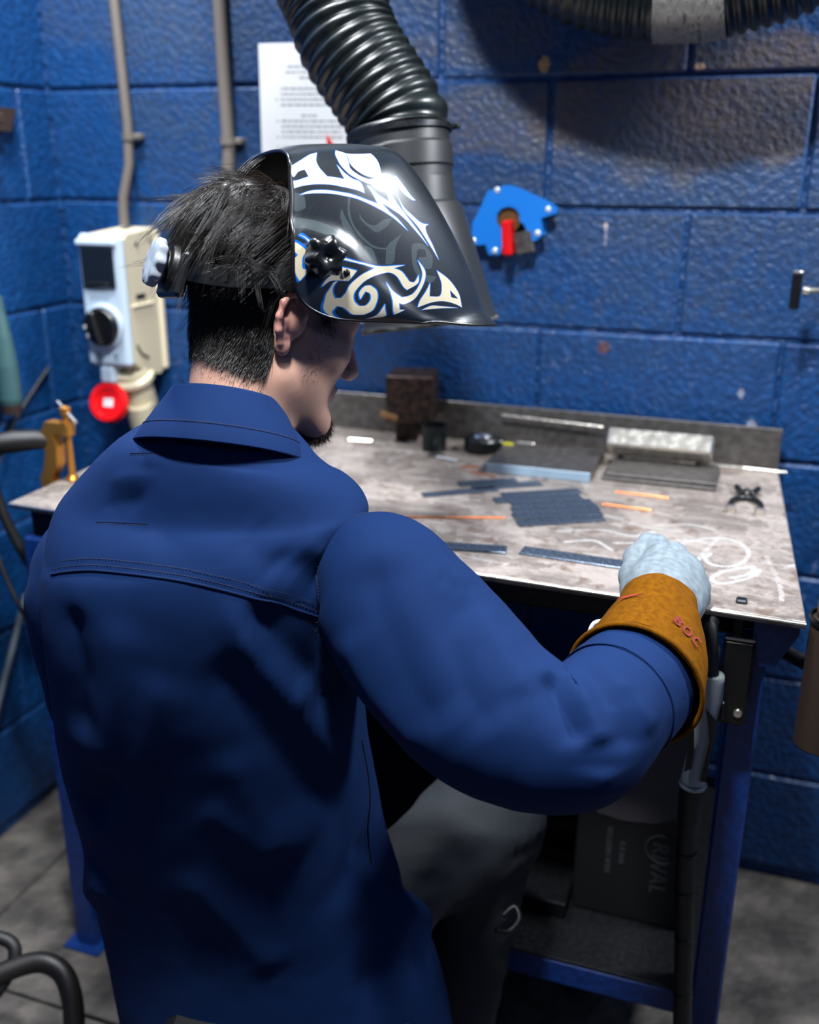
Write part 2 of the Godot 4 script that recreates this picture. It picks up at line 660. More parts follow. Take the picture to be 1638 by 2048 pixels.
func build_room() -> void:
	var fl := structure("floor")
	# concrete bays with narrow joints between them
	for q in [[-0.1, 0.16, -0.1, 4.2], [0.165, 0.62, -0.1, 0.80], [0.165, 0.62, 0.806, 4.2], [0.625, 2.7, -0.1, 4.2]]:
		part("slab", bevel_box(Vector3(q[1] - q[0], 0.1, q[3] - q[2]), 0.002), mat("concrete"), fl, Vector3((q[0] + q[1]) / 2, -0.05, (q[2] + q[3]) / 2))
	part("bed", bevel_box(Vector3(2.9, 0.06, 4.4), 0.002), mat("concrete"), fl, Vector3(1.3, -0.135, 2.05))
	var ce := structure("ceiling")
	part("board", bevel_box(Vector3(2.9, 0.08, 4.4), 0.002), mat("ceiling_white"), ce, Vector3(1.3, 2.94, 2.05))
	# joint heights: one at 1.60 m, a course every 0.225 m
	var heights := []
	for k in range(-7, 7):
		heights.append(1.60 + 0.225 * k)
	var back := structure("wall_back")
	part("mortar", bevel_box(Vector3(2.8, 2.95, 0.1), 0.002), mat("mortar_paint"), back, Vector3(1.3, 1.475, -0.0565))
	var left := structure("wall_left")
	part("mortar", bevel_box(Vector3(0.1, 2.95, 4.3), 0.002), mat("mortar_paint"), left, Vector3(-0.0565, 1.475, 2.05))
	var right := structure("wall_right")
	part("panel", bevel_box(Vector3(0.1, 2.95, 4.3), 0.002), mat("wall_paint_side"), right, Vector3(2.75, 1.475, 2.05))
	var rear := structure("wall_rear")
	part("panel", bevel_box(Vector3(2.9, 2.95, 0.1), 0.002), mat("wall_paint_side"), rear, Vector3(1.3, 1.475, 4.25))
	var starts := [0.196, -0.015, 0.192, 0.004]
	for k in heights.size():
		var y0: float = maxf(heights[k], 0.0)
		var y1: float = minf(heights[k] + 0.225, 2.9)
		if y1 - y0 < 0.03:
			continue
		lay_course(back, y0, y1, starts[posmod(k + 2, 4)], 0.0, 2.7, true)
		lay_course(left, y0, y1, [0.1, 0.32][k % 2], 0.0, 4.15, false)

var block_meshes := {}

func lay_course(wall: Node3D, y0: float, y1: float, start: float, lo: float, hi: float, is_back: bool) -> void:
	var x := start - 0.45
	while x < hi:
		var a := maxf(x, lo)
		var b := minf(x + 0.45, hi)
		x += 0.45
		if b - a < 0.03:
			continue
		var key := "%.3f %.3f" % [b - a, y1 - y0]
		if not block_meshes.has(key):
			block_meshes[key] = bevel_box(Vector3(b - a - 0.007, y1 - y0 - 0.007, 0.05), 0.0045)
		var mid := (a + b) / 2
		var out := rng.randf_range(-0.0012, 0.0012)
		var o: MeshInstance3D
		if is_back:
			o = part("block", block_meshes[key], mat("wall_paint_back"), wall, Vector3(mid, (y0 + y1) / 2, -0.025 + out))
		else:
			o = part("block", block_meshes[key], mat("wall_paint_side"), wall, Vector3(-0.025 + out, (y0 + y1) / 2, mid), Basis(Vector3.UP, PI / 2))
		o.rotation.z += rng.randf_range(-0.002, 0.002)

# ---------------------------------------------------------------- the bench

func worktop_texture() -> Array:
	# colour and roughness of the worn steel top; the picture covers x 0.30..1.65, z -0.02..0.75 m
	var w := 1024
	var h := 584
	var im := Image.create(w, h, false, Image.FORMAT_RGB8)
	var ro := Image.create(w, h, false, Image.FORMAT_RGB8)
	var a := FastNoiseLite.new()
	a.seed = 51
	a.frequency = 0.009
	a.fractal_octaves = 5
	var b := FastNoiseLite.new()
	b.seed = 52
	b.frequency = 0.035
	b.fractal_octaves = 4
	var c := FastNoiseLite.new()
	c.seed = 53
	c.frequency = 0.15
	c.fractal_octaves = 2
	for y in h:
		for x in w:
			var n1 := a.get_noise_2d(x + b.get_noise_2d(x, y) * 40.0, y)
			var n2 := b.get_noise_2d(x * 0.6 + n1 * 60.0, y * 1.3)
			var n3 := c.get_noise_2d(x, y)
			# ground bare and scuffed where work is done, scale left elsewhere
			var worn := smoothstep(-0.45, 0.65, n1 * 0.9 + n2 * 0.45 + 0.16)
			var dark := Color(0.50, 0.465, 0.445)
			var pale := Color(0.82, 0.775, 0.745)
			var col := dark.lerp(pale, clampf(worn * 0.9 + n3 * 0.12, 0.0, 1.0))
			# rust bloom
			var rust := clampf((b.get_noise_2d(x * 0.7 + 900.0, y * 0.7) - 0.28) * 2.5, 0.0, 0.6)
			col = col.lerp(Color(0.34, 0.22, 0.15), rust * 0.55)
			var r := 0.62 - 0.22 * worn + 0.1 * n3
			im.set_pixel(x, y, col)
			ro.set_pixel(x, y, Color(r, r, r))
	# soapstone scribbles near the hand: polylines in metres
	var marks := [
		[[1.40, 0.520], [1.44, 0.47], [1.475, 0.445], [1.505, 0.455], [1.52, 0.49], [1.515, 0.53], [1.50, 0.555], [1.475, 0.56], [1.462, 0.54], [1.468, 0.515]],
		[[1.475, 0.445], [1.462, 0.50], [1.452, 0.55]],
		[[1.535, 0.555], [1.53, 0.58], [1.505, 0.612], [1.485, 0.625], [1.475, 0.61], [1.485, 0.585], [1.51, 0.56], [1.528, 0.548], [1.524, 0.575], [1.50, 0.60]],
		[[1.545, 0.50], [1.562, 0.60], [1.565, 0.655]],
		[[1.59, 0.515], [1.575, 0.53]],
		[[1.30, 0.40], [1.36, 0.43], [1.42, 0.44]], [[1.24, 0.50], [1.30, 0.47], [1.35, 0.48], [1.38, 0.45]], [[1.33, 0.52], [1.38, 0.50], [1.42, 0.475], [1.46, 0.47]], [[1.26, 0.54], [1.30, 0.52], [1.33, 0.55]], [[1.38, 0.42], [1.43, 0.40], [1.47, 0.41]], [[1.06, 0.60], [1.12, 0.64], [1.2, 0.655]], [[0.80, 0.17], [0.88, 0.15], [0.86, 0.22]], [[0.74, 0.24], [0.80, 0.21]]]
	for mk in marks:
		var pts := []
		for q in mk:
			pts.append(Vector2((q[0] - 0.30) / 1.35 * w, (q[1] + 0.02) / 0.77 * h))
		for q in spline(pts, 26):
			for dy in range(-3, 4):
				for dx in range(-3, 4):
					var px := int(q.x) + dx
					var py := int(q.y) + dy
					if px < 0 or py < 0 or px >= w or py >= h or dx * dx + dy * dy > 8:
						continue
					if c.get_noise_2d(px * 3.0, py * 3.0) > -0.25:
						im.set_pixel(px, py, im.get_pixel(px, py).lerp(Color(0.88, 0.88, 0.88), 0.35))
	return [ImageTexture.create_from_image(im), ImageTexture.create_from_image(ro)]

func build_bench() -> void:
	var at := Vector3(0.95, 0.0, 0.36)
	var t := thing("workbench", "steel welding bench with worn plate top, low rear upstand and blue frame", "bench", at)
	var tex := worktop_texture()
	var top := mat("worktop_steel", Color(0.84, 0.83, 0.82), 1.0, 0.4)
	top.albedo_texture = tex[0]
	top.roughness_texture = tex[1]
	top.uv1_triplanar = true
	top.uv1_scale = Vector3(1.0 / 1.35, 1.0, 1.0 / 0.77)
	top.uv1_offset = Vector3((at.x - 0.30) / 1.35, 0.0, (at.z + 0.02) / 0.77)
	with_normal(top, noise_tex("plate_bump", 512, 0.01, 4, Color.BLACK, Color.WHITE, true, 2.0, 55), 0.25)
	# plate top, outline as cut
	var lift := Basis(Vector3.RIGHT, PI / 2)
	var ol := PackedVector2Array([Vector2(0.352, 0.668), Vector2(1.594, 0.714), Vector2(1.560, 0.035), Vector2(0.352, 0.006)])
	for k in ol.size():
		ol[k] -= Vector2(at.x, at.z)
	var plate_st := []
	var up := 0.92
	var bv := 0.0018
	var o3 := []
	for q in ol:
		o3.append(Vector3(q.x, up, q.y))
	var c3 := Vector3(0, up - 0.005, 0)
	var ins := []
	for q in o3:
		ins.append(q + Vector3(-signf(q.x) * bv, 0, -signf(q.z) * bv))
	var polys := [ins]
	var low := []
	for k in 4:
		var j := (k + 1) % 4
		var a: Vector3 = o3[k] - Vector3(0, bv, 0)
		var b: Vector3 = o3[j] - Vector3(0, bv, 0)
		polys.append([ins[k], ins[j], b, a])
		polys.append([a, b, b - Vector3(0, 0.008, 0), a - Vector3(0, 0.008, 0)])
		low.append(o3[k] - Vector3(0, 0.0098, 0))
	polys.append(low)
	part("worktop", facets(polys, c3), top, t)
	# added bright strip that draws the highlight along the front edge
	part("edge_highlight", tube([o3[0] + Vector3(0.0, -0.003, 0.0004), o3[1] + Vector3(0.0, -0.003, 0.0004)], [0.0024], 8), mat("bright_steel"), t)
	# upstand along the rear edge
	var ups := 1.209
	var slope := atan2(0.029, 1.208)
	part("upstand", bevel_box(Vector3(ups, 0.078, 0.008), 0.0015), mat("mill_steel"), t, Vector3(0.956 - at.x, 0.959, 0.0265 - at.z), Basis(Vector3.UP, -slope))
	# frame below the plate
	part("front_rail", bevel_box(Vector3(1.14, 0.05, 0.04), 0.004), mat("dark_steel"), t, Vector3(-0.005, 0.883, 0.270))
	part("rear_rail", bevel_box(Vector3(1.14, 0.05, 0.04), 0.004), mat("dark_steel"), t, Vector3(-0.005, 0.883, -0.28))
	for sx in [-0.565, 0.585]:
		part("side_rail", bevel_box(Vector3(0.04, 0.05, 0.54), 0.004), mat("dark_steel"), t, Vector3(sx, 0.883, -0.005))
		for sz in [-0.28, 0.28]:
			part("leg", bevel_box(Vector3(0.043, 0.856, 0.043), 0.004), mat("blue_frame_paint"), t, Vector3(sx, 0.430, sz))
			part("foot_plate", bevel_box(Vector3(0.08, 0.006, 0.08), 0.001), mat("blue_frame_paint"), t, Vector3(sx, 0.003, sz))
	part("shelf_front_rail", bevel_box(Vector3(1.10, 0.045, 0.03), 0.003), mat("blue_frame_paint"), t, Vector3(0.01, 0.230, 0.285))
	part("shelf_rear_rail", bevel_box(Vector3(1.10, 0.045, 0.03), 0.003), mat("blue_frame_paint"), t, Vector3(0.01, 0.230, -0.285))
	part("shelf", bevel_box(Vector3(1.16, 0.005, 0.60), 0.001), mat("dark_steel"), t, Vector3(0.01, 0.256, 0.0))
	# right-hand corner gusset and hook plate
	part("gusset", prism(PackedVector2Array([Vector2(0, 0), Vector2(0.055, 0), Vector2(0.055, -0.02), Vector2(0.03, -0.07), Vector2(0.012, -0.07), Vector2(0.0, -0.03)]), 0.006), mat("blue_frame_paint"), t, Vector3(0.585, 0.906, 0.318))

# ---------------------------------------------------------------- things on the walls

func conduit(label: String, path: Array, r: float, clips: Array) -> void:
	var t := thing("conduit_pipe", label, "conduit", path[0], "conduits on the block wall")
	var pts := []
	for q in path:
		pts.append(q - path[0])
	part("pipe", tube(pts, [r], 16), mat("conduit_plastic"), t)
	for c in clips:
		var d: Vector3 = c - path[0]
		var s := part("saddle", lathe([[r, -0.007], [r + 0.004, -0.007], [r + 0.004, -0.007], [r + 0.004, 0.007], [r + 0.004, 0.007], [r, 0.007]], 20), mat("conduit_plastic"), t, d)
		part("lug", bevel_box(Vector3(0.016, 0.013, 0.022), 0.003), mat("conduit_plastic"), s, Vector3(r + 0.010, 0, -0.006))

func build_wall_things() -> void:
	conduit("thinner of two grey conduits, kinked and ending in the switched socket box", [Vector3(0.197, 2.88, 0.0165), Vector3(0.197, 1.80, 0.0165), Vector3(0.201, 1.65, 0.0165), Vector3(0.206, 1.53, 0.018), Vector3(0.204, 1.45, 0.022), Vector3(0.190, 1.385, 0.032), Vector3(0.188, 1.36, 0.034), Vector3(0.188, 1.325, 0.036)], 0.0105, [Vector3(0.207, 1.505, 0.0185), Vector3(0.197, 2.2, 0.0165)])
	conduit("thicker straight grey conduit beside the paper notice", [Vector3(0.437, 2.88, 0.0165), Vector3(0.437, 1.75, 0.0165), Vector3(0.440, 1.48, 0.0165), Vector3(0.432, 1.40, 0.0165), Vector3(0.430, 1.02, 0.0165)], 0.0135, [Vector3(0.440, 1.495, 0.0165), Vector3(0.437, 2.2, 0.0165)])
	socket_box()
	notice()
	magnet()
	# hook on the right
	var h := thing("coat_hook", "black T-bar hook with bright end on the block wall", "hook", Vector3(1.60, 1.254, 0.0))
	part("stem", tube([Vector3(0.04, 0, 0.0), Vector3(0.04, 0, 0.075), Vector3(0.028, 0, 0.098), Vector3(-0.03, -0.001, 0.10)], [0.005], 12), mat("bright_steel"), h)
	part("grip", lathe([[0.0, -0.032], [0.0085, -0.032], [0.0085, -0.032], [0.0085, 0.028], [0.0085, 0.028], [0.0, 0.028]], 20), mat("black_plastic"), h, Vector3(-0.05, 0, 0.10))
	part("end_cap", lathe([[0.0, 0.0], [0.0095, 0.0], [0.0095, 0.0], [0.0095, 0.003], [0.0085, 0.0042], [0.0, 0.0046]], 20), mat("bright_steel"), h, Vector3(-0.05, 0.027, 0.10))
	part("nut", lathe([[0.0, -0.005], [0.008, -0.005], [0.008, -0.005], [0.008, 0.005], [0.008, 0.005], [0.0, 0.005]], 6), mat("bright_steel"), h, Vector3(-0.034, -0.001, 0.10), Basis(Vector3.BACK, PI / 2))

func socket_box() -> void:
	var t := thing("switched_socket", "cream and grey interlocked power socket with black rotary switch, red plug below", "socket", Vector3(0.195, 1.03, 0.0))
	# body: side outline extruded across the width
	var side := PackedVector2Array([Vector2(0.0, 0.015), Vector2(0.0, 0.292), Vector2(0.118, 0.284), Vector2(0.135, 0.268), Vector2(0.137, 0.12), Vector2(0.128, 0.02), Vector2(0.085, -0.012), Vector2(0.03, -0.02)])
	part("body", prism(side, 0.096, 0.004), mat("cream_plastic"), t, Vector3(0.052, 0, 0), Basis(Vector3.UP, -PI / 2))
	part("back_plate", bevel_box(Vector3(0.116, 0.30, 0.02), 0.006), mat("cream_plastic"), t, Vector3(0.0, 0.135, 0.010))
	# front cover
	part("front_cover", bevel_box(Vector3(0.108, 0.275, 0.022), 0.009), mat("grey_plastic"), t, Vector3(0.001, 0.148, 0.136))
	var w := part("window_flap", bevel_box(Vector3(0.080, 0.088, 0.010), 0.004), mat("window_grey", Color(0.075, 0.10, 0.125), 0.22), t, Vector3(-0.003, 0.218, 0.147))
	part("frame_top", bevel_box(Vector3(0.098, 0.014, 0.013), 0.004), mat("grey_plastic"), w, Vector3(0, 0.050, 0.0))
	part("catch", bevel_box(Vector3(0.05, 0.010, 0.006), 0.002), mat("black_plastic"), w, Vector3(0, -0.034, 0.006))
	var cyl := Basis(Vector3.RIGHT, PI / 2)
	part("switch_collar", lathe([[0.0, 0.0], [0.048, 0.0], [0.048, 0.0], [0.046, 0.012], [0.042, 0.014], [0.0, 0.014]], 32), mat("grey_plastic"), t, Vector3(0.0, 0.098, 0.143), cyl)
	var k := part("rotary_switch", lathe([[0.0, 0.0], [0.041, 0.0], [0.041, 0.0], [0.040, 0.010], [0.037, 0.013], [0.0, 0.014]], 32), mat("black_plastic"), t, Vector3(0.0, 0.098, 0.156), cyl)
	part("grip_bar", bevel_box(Vector3(0.014, 0.022, 0.070), 0.004), mat("black_plastic"), k, Vector3(0, 0.020, 0.0), Basis(Vector3.UP, 0.25))
	for q in [[-0.033, 0.098, "0"], [-0.028, 0.080, "I"]]:
		part("marking", text_mesh(q[2], 0.008), mat("white_plastic"), t, Vector3(q[0], q[1], 0.1712))
	for q in [[-0.022, 0.034, "7"], [0.02, 0.033, "1"]]:
		part("marking", text_mesh(q[2], 0.014, 0.0006), mat("black_plastic"), t, Vector3(q[0], q[1], 0.1475))
	# slots on the right-hand side of the body
	part("slot", bevel_box(Vector3(0.003, 0.010, 0.034), 0.001), mat("black_plastic"), t, Vector3(0.0525, 0.155, 0.085))
	part("ledge", bevel_box(Vector3(0.006, 0.006, 0.08), 0.002), mat("cream_plastic"), t, Vector3(0.053, 0.137, 0.080))
	part("slot", tube(spline([Vector3(0.0525, 0.055, 0.115), Vector3(0.0525, 0.035, 0.10), Vector3(0.0525, 0.022, 0.075)], 5), [0.003], 6), mat("black_plastic"), t)
	for q in [[0.265, 0.03], [0.262, 0.085]]:
		part("screw", lathe([[0.0, 0.0], [0.005, 0.0], [0.005, 0.0], [0.004, 0.002], [0.0, 0.002]], 12), mat("dark_steel"), t, Vector3(0.052, q[0], q[1]), Basis(Vector3.BACK, -PI / 2))
	# socket mouth with its red hinged lid, angled out and down
	var tilt := Basis(Vector3.RIGHT, deg_to_rad(22.0))
	part("socket_mouth", lathe([[0.0, -0.06], [0.034, -0.06], [0.036, -0.02], [0.036, 0.035], [0.0, 0.04]], 28), mat("cream_plastic"), t, Vector3(0.018, -0.035, 0.085), tilt)
	part("mouth_flange", lathe([[0.0, -0.005], [0.046, -0.005], [0.046, -0.005], [0.046, 0.004], [0.040, 0.008], [0.0, 0.008]], 28), mat("cream_plastic"), t, Vector3(0.018, -0.022, 0.09), tilt)
	part("hinge_arm", bevel_box(Vector3(0.036, 0.04, 0.03), 0.006), mat("grey_plastic"), t, Vector3(-0.012, -0.008, 0.128))
	var lid := part("red_lid", lathe([[0.0, -0.016], [0.036, -0.016], [0.044, -0.010], [0.045, 0.0], [0.045, 0.0], [0.040, 0.008], [0.030, 0.008], [0.028, 0.004], [0.0, 0.004]], 32), mat("red_plastic"), t, Vector3(-0.012, -0.068, 0.145), Basis(Vector3.RIGHT, deg_to_rad(74.0)) * Basis(Vector3.BACK, -0.12))
	part("hinge_tab", bevel_box(Vector3(0.024, 0.012, 0.03), 0.003), mat("red_plastic"), lid, Vector3(0, -0.004, -0.045))
	part("rating_sticker", bevel_box(Vector3(0.022, 0.0008, 0.018), 0.0002), mat("white_plastic"), lid, Vector3(0.002, 0.0046, 0.0))
	part("red_collar", lathe([[0.0, 0.0], [0.037, 0.0], [0.037, 0.0], [0.037, 0.006], [0.0, 0.006]], 28), mat("red_plastic"), t, Vector3(0.018, -0.034, 0.088), tilt)
	# plug and lead
	var p := thing("power_plug", "cream plug with grey lead hanging from the red socket", "plug", Vector3(0.222, 0.93, 0.085))
	part("plug_body", lathe([[0.0, -0.062], [0.016, -0.062], [0.020, -0.05], [0.029, -0.03], [0.031, 0.02], [0.031, 0.02], [0.0, 0.02]], 24), mat("cream_plastic"), p, Vector3.ZERO, Basis(Vector3.RIGHT, deg_to_rad(14.0)))
	part("gland", lathe([[0.0, -0.02], [0.012, -0.02], [0.013, 0.0], [0.0, 0.0]], 16), mat("grey_plastic"), p, Vector3(0, -0.060, -0.016), Basis(Vector3.RIGHT, deg_to_rad(10.0)))
	part("lead", tube(spline([Vector3(0, -0.07, -0.018), Vector3(0.0, -0.14, -0.028), Vector3(0.02, -0.30, -0.03), Vector3(0.03, -0.55, -0.02), Vector3(0.08, -0.86, 0.03), Vector3(0.2, -0.918, 0.08)], 8), [0.0065], 10), mat("cable_grey", Color(0.24, 0.27, 0.30), 0.5), p)

func notice() -> void:
	# a sheet of paper with blurred print; lettering as thin grey lines of words
	var w := 0.21
	var h := 0.297
	var n := 512
	var im := Image.create(n, 724, false, Image.FORMAT_RGB8)
	im.fill(Color(0.86, 0.86, 0.85))
	var r := RandomNumberGenerator.new()
	r.seed = 5
	var y := 96
	var lines := [[150, 360, 1], [140, 372, 1], [210, 300, 1], [0, 0, 0], [110, 380, 1], [110, 420, 1], [110, 425, 1], [110, 410, 1], [0, 0, 0], [215, 290, 1], [110, 400, 1], [110, 420, 1], [110, 415, 1], [110, 405, 1], [0, 0, 0], [110, 400, 1], [110, 420, 1], [110, 390, 1], [110, 420, 1], [110, 300, 1], [0, 0, 0], [110, 410, 1], [110, 400, 1], [110, 360, 1]]
	for l in lines:
		if l[2] == 1:
			var x: int = l[0]
			while x < l[1]:
				var ww := r.randi_range(8, 34)
				im.fill_rect(Rect2i(x, y, ww, 7), Color(0.30, 0.30, 0.33))
				x += ww + 6
			if l[0] == 110 and r.randf() < 0.5:
				im.fill_rect(Rect2i(84, y, 9, 7), Color(0.30, 0.30, 0.33))
		y += 24
	var m := mat("printed_paper", Color(1, 1, 1), 0.45)
	m.albedo_texture = ImageTexture.create_from_image(im)
	var v := PackedVector3Array()
	var uv := PackedVector2Array()
	var idx := PackedInt32Array()
	for j in 9:
		for i in 7:
			var fx := i / 6.0
			var fy := j / 8.0
			v.append(Vector3(fx * w, -fy * h, 0.0025 + 0.0022 * sin(fx * 5.0 + fy * 3.0)))
			uv.append(Vector2(fx, fy))
	for j in 8:
		for i in 6:
			var a := j * 7 + i
			idx.append_array([a, a + 1, a + 7, a + 1, a + 8, a + 7])
	var t := thing("paper_notice", "white printed safety notice in a plastic sleeve taped to the blue wall", "notice", Vector3(0.513, 1.672, 0.004))
	t.rotation.z = -0.012
	part("sheet", smooth_mesh(v, idx, uv), m, t)
	part("backing", bevel_box(Vector3(w + 0.004, h + 0.004, 0.0012), 0.0003), mat("white_plastic"), t, Vector3(w / 2, -h / 2, -0.0006))
	# a red pen tucked behind the sheet's lower edge
	var p := thing("red_marker", "red marker pen clipped beside the lower edge of the notice", "pen", Vector3(0.672, 1.46, 0.011))
	part("barrel", lathe([[0.0, -0.05], [0.005, -0.05], [0.0055, -0.04], [0.0055, 0.035], [0.0, 0.036]], 12), mat("red_plastic"), p, Vector3.ZERO, Basis(Vector3.BACK, 0.35))
	part("tip", lathe([[0.0045, 0.0], [0.002, 0.012], [0.0, 0.013]], 12), mat("red_plastic"), p, Vector3(-0.0122, 0.0335, 0), Basis(Vector3.BACK, 0.35))

func magnet() -> void:
	var at := Vector3(1.03, 1.345, 0.0)
	var t := thing("welding_magnet", "blue switchable welding magnet with red lever stuck on the wall", "magnet", at)
	var ol := PackedVector2Array()
	for q in [[0.989, 1.405], [1.025, 1.416], [1.048, 1.409], [1.099, 1.388], [1.119, 1.376], [1.117, 1.366], [1.093, 1.358], [1.097, 1.339], [1.098, 1.329], [1.084, 1.317], [1.072, 1.318], [1.063, 1.344], [1.053, 1.352], [1.052, 1.364], [1.044, 1.374], [1.032, 1.378], [1.017, 1.374], [1.009, 1.364], [1.008, 1.351], [1.013, 1.342], [1.019, 1.337], [1.021, 1.306], [1.017, 1.29], [0.995, 1.289], [0.988, 1.308], [0.968, 1.306], [0.96, 1.324], [0.961, 1.346], [0.976, 1.375]]:
		ol.append(Vector2(q[0] - at.x, q[1] - at.y))
	var bl := mat("magnet_blue", Color(0.02, 0.42, 0.76), 0.45)
	var sh := []
	for q in ol:
		sh.append(q * 0.93)
	part("core", prism(PackedVector2Array(sh), 0.024), mat("mill_steel"), t, Vector3(0, 0.0, 0.003))
	part("side_plate", prism(ol, 0.003, 0.0), bl, t, Vector3(0, 0, 0.027))
	part("side_plate", prism(ol, 0.003, 0.0), bl, t, Vector3(0, 0, 0.001))
	for q in [[1.008, 1.409], [1.106, 1.376], [1.088, 1.333], [0.964, 1.316], [1.007, 1.299]]:
		part("rivet", lathe([[0.0, 0.0], [0.0055, 0.0], [0.0055, 0.0], [0.005, 0.002], [0.003, 0.0032], [0.0, 0.0035]], 14), mat("white_metal", Color(0.85, 0.86, 0.86), 0.3, 0.4), t, Vector3(q[0] - at.x, q[1] - at.y - 0.002, 0.030), Basis(Vector3.RIGHT, PI / 2))
	part("dial", lathe([[0.0, 0.0], [0.022, 0.0], [0.022, 0.0], [0.022, 0.010], [0.0, 0.010]], 28), mat("dial_bronze", Color(0.42, 0.30, 0.16), 0.45, 0.5), t, Vector3(0.0, 0.008, 0.012), Basis(Vector3.RIGHT, PI / 2))
	part("lever", bevel_box(Vector3(0.018, 0.064, 0.040), 0.004), mat("red_plastic"), t, Vector3(0.004, -0.023, 0.036), Basis(Vector3.BACK, 0.06))
	part("keeper_plate", bevel_box(Vector3(0.034, 0.040, 0.020), 0.002), mat("mill_steel"), t, Vector3(0.032, -0.032, 0.022), Basis(Vector3.BACK, 0.2))

# ---------------------------------------------------------------- extraction hoses

func corrugated(path: Array, radii: Array, pitch: float, depth: float, sides := 36) -> ArrayMesh:
	# resample by arc length so that the ribs are even
	var cum := [0.0]
	for k in range(1, path.size()):
		cum.append(cum[k - 1] + path[k].distance_to(path[k - 1]))
	var total: float = cum[cum.size() - 1]
	var n := int(total / pitch * 6.0)
	var pts := []
	var rr := []
	var seg := 0
	for k in n + 1:
		var s := total * k / n
		while seg < path.size() - 2 and cum[seg + 1] < s:
			seg += 1
		var f: float = (s - cum[seg]) / maxf(cum[seg + 1] - cum[seg], 1e-6)
		pts.append(path[seg].lerp(path[seg + 1], f))
		var u := s / total * (radii.size() - 1)
		var i := mini(int(u), radii.size() - 2)
		var ph := fposmod(s / pitch, 1.0)
		var rib := pow(0.5 + 0.5 * cos(ph * TAU), 0.55)
		rr.append(lerpf(radii[i], radii[i + 1], u - i) - depth * (1.0 - rib))
	return tube(pts, rr, sides, false)

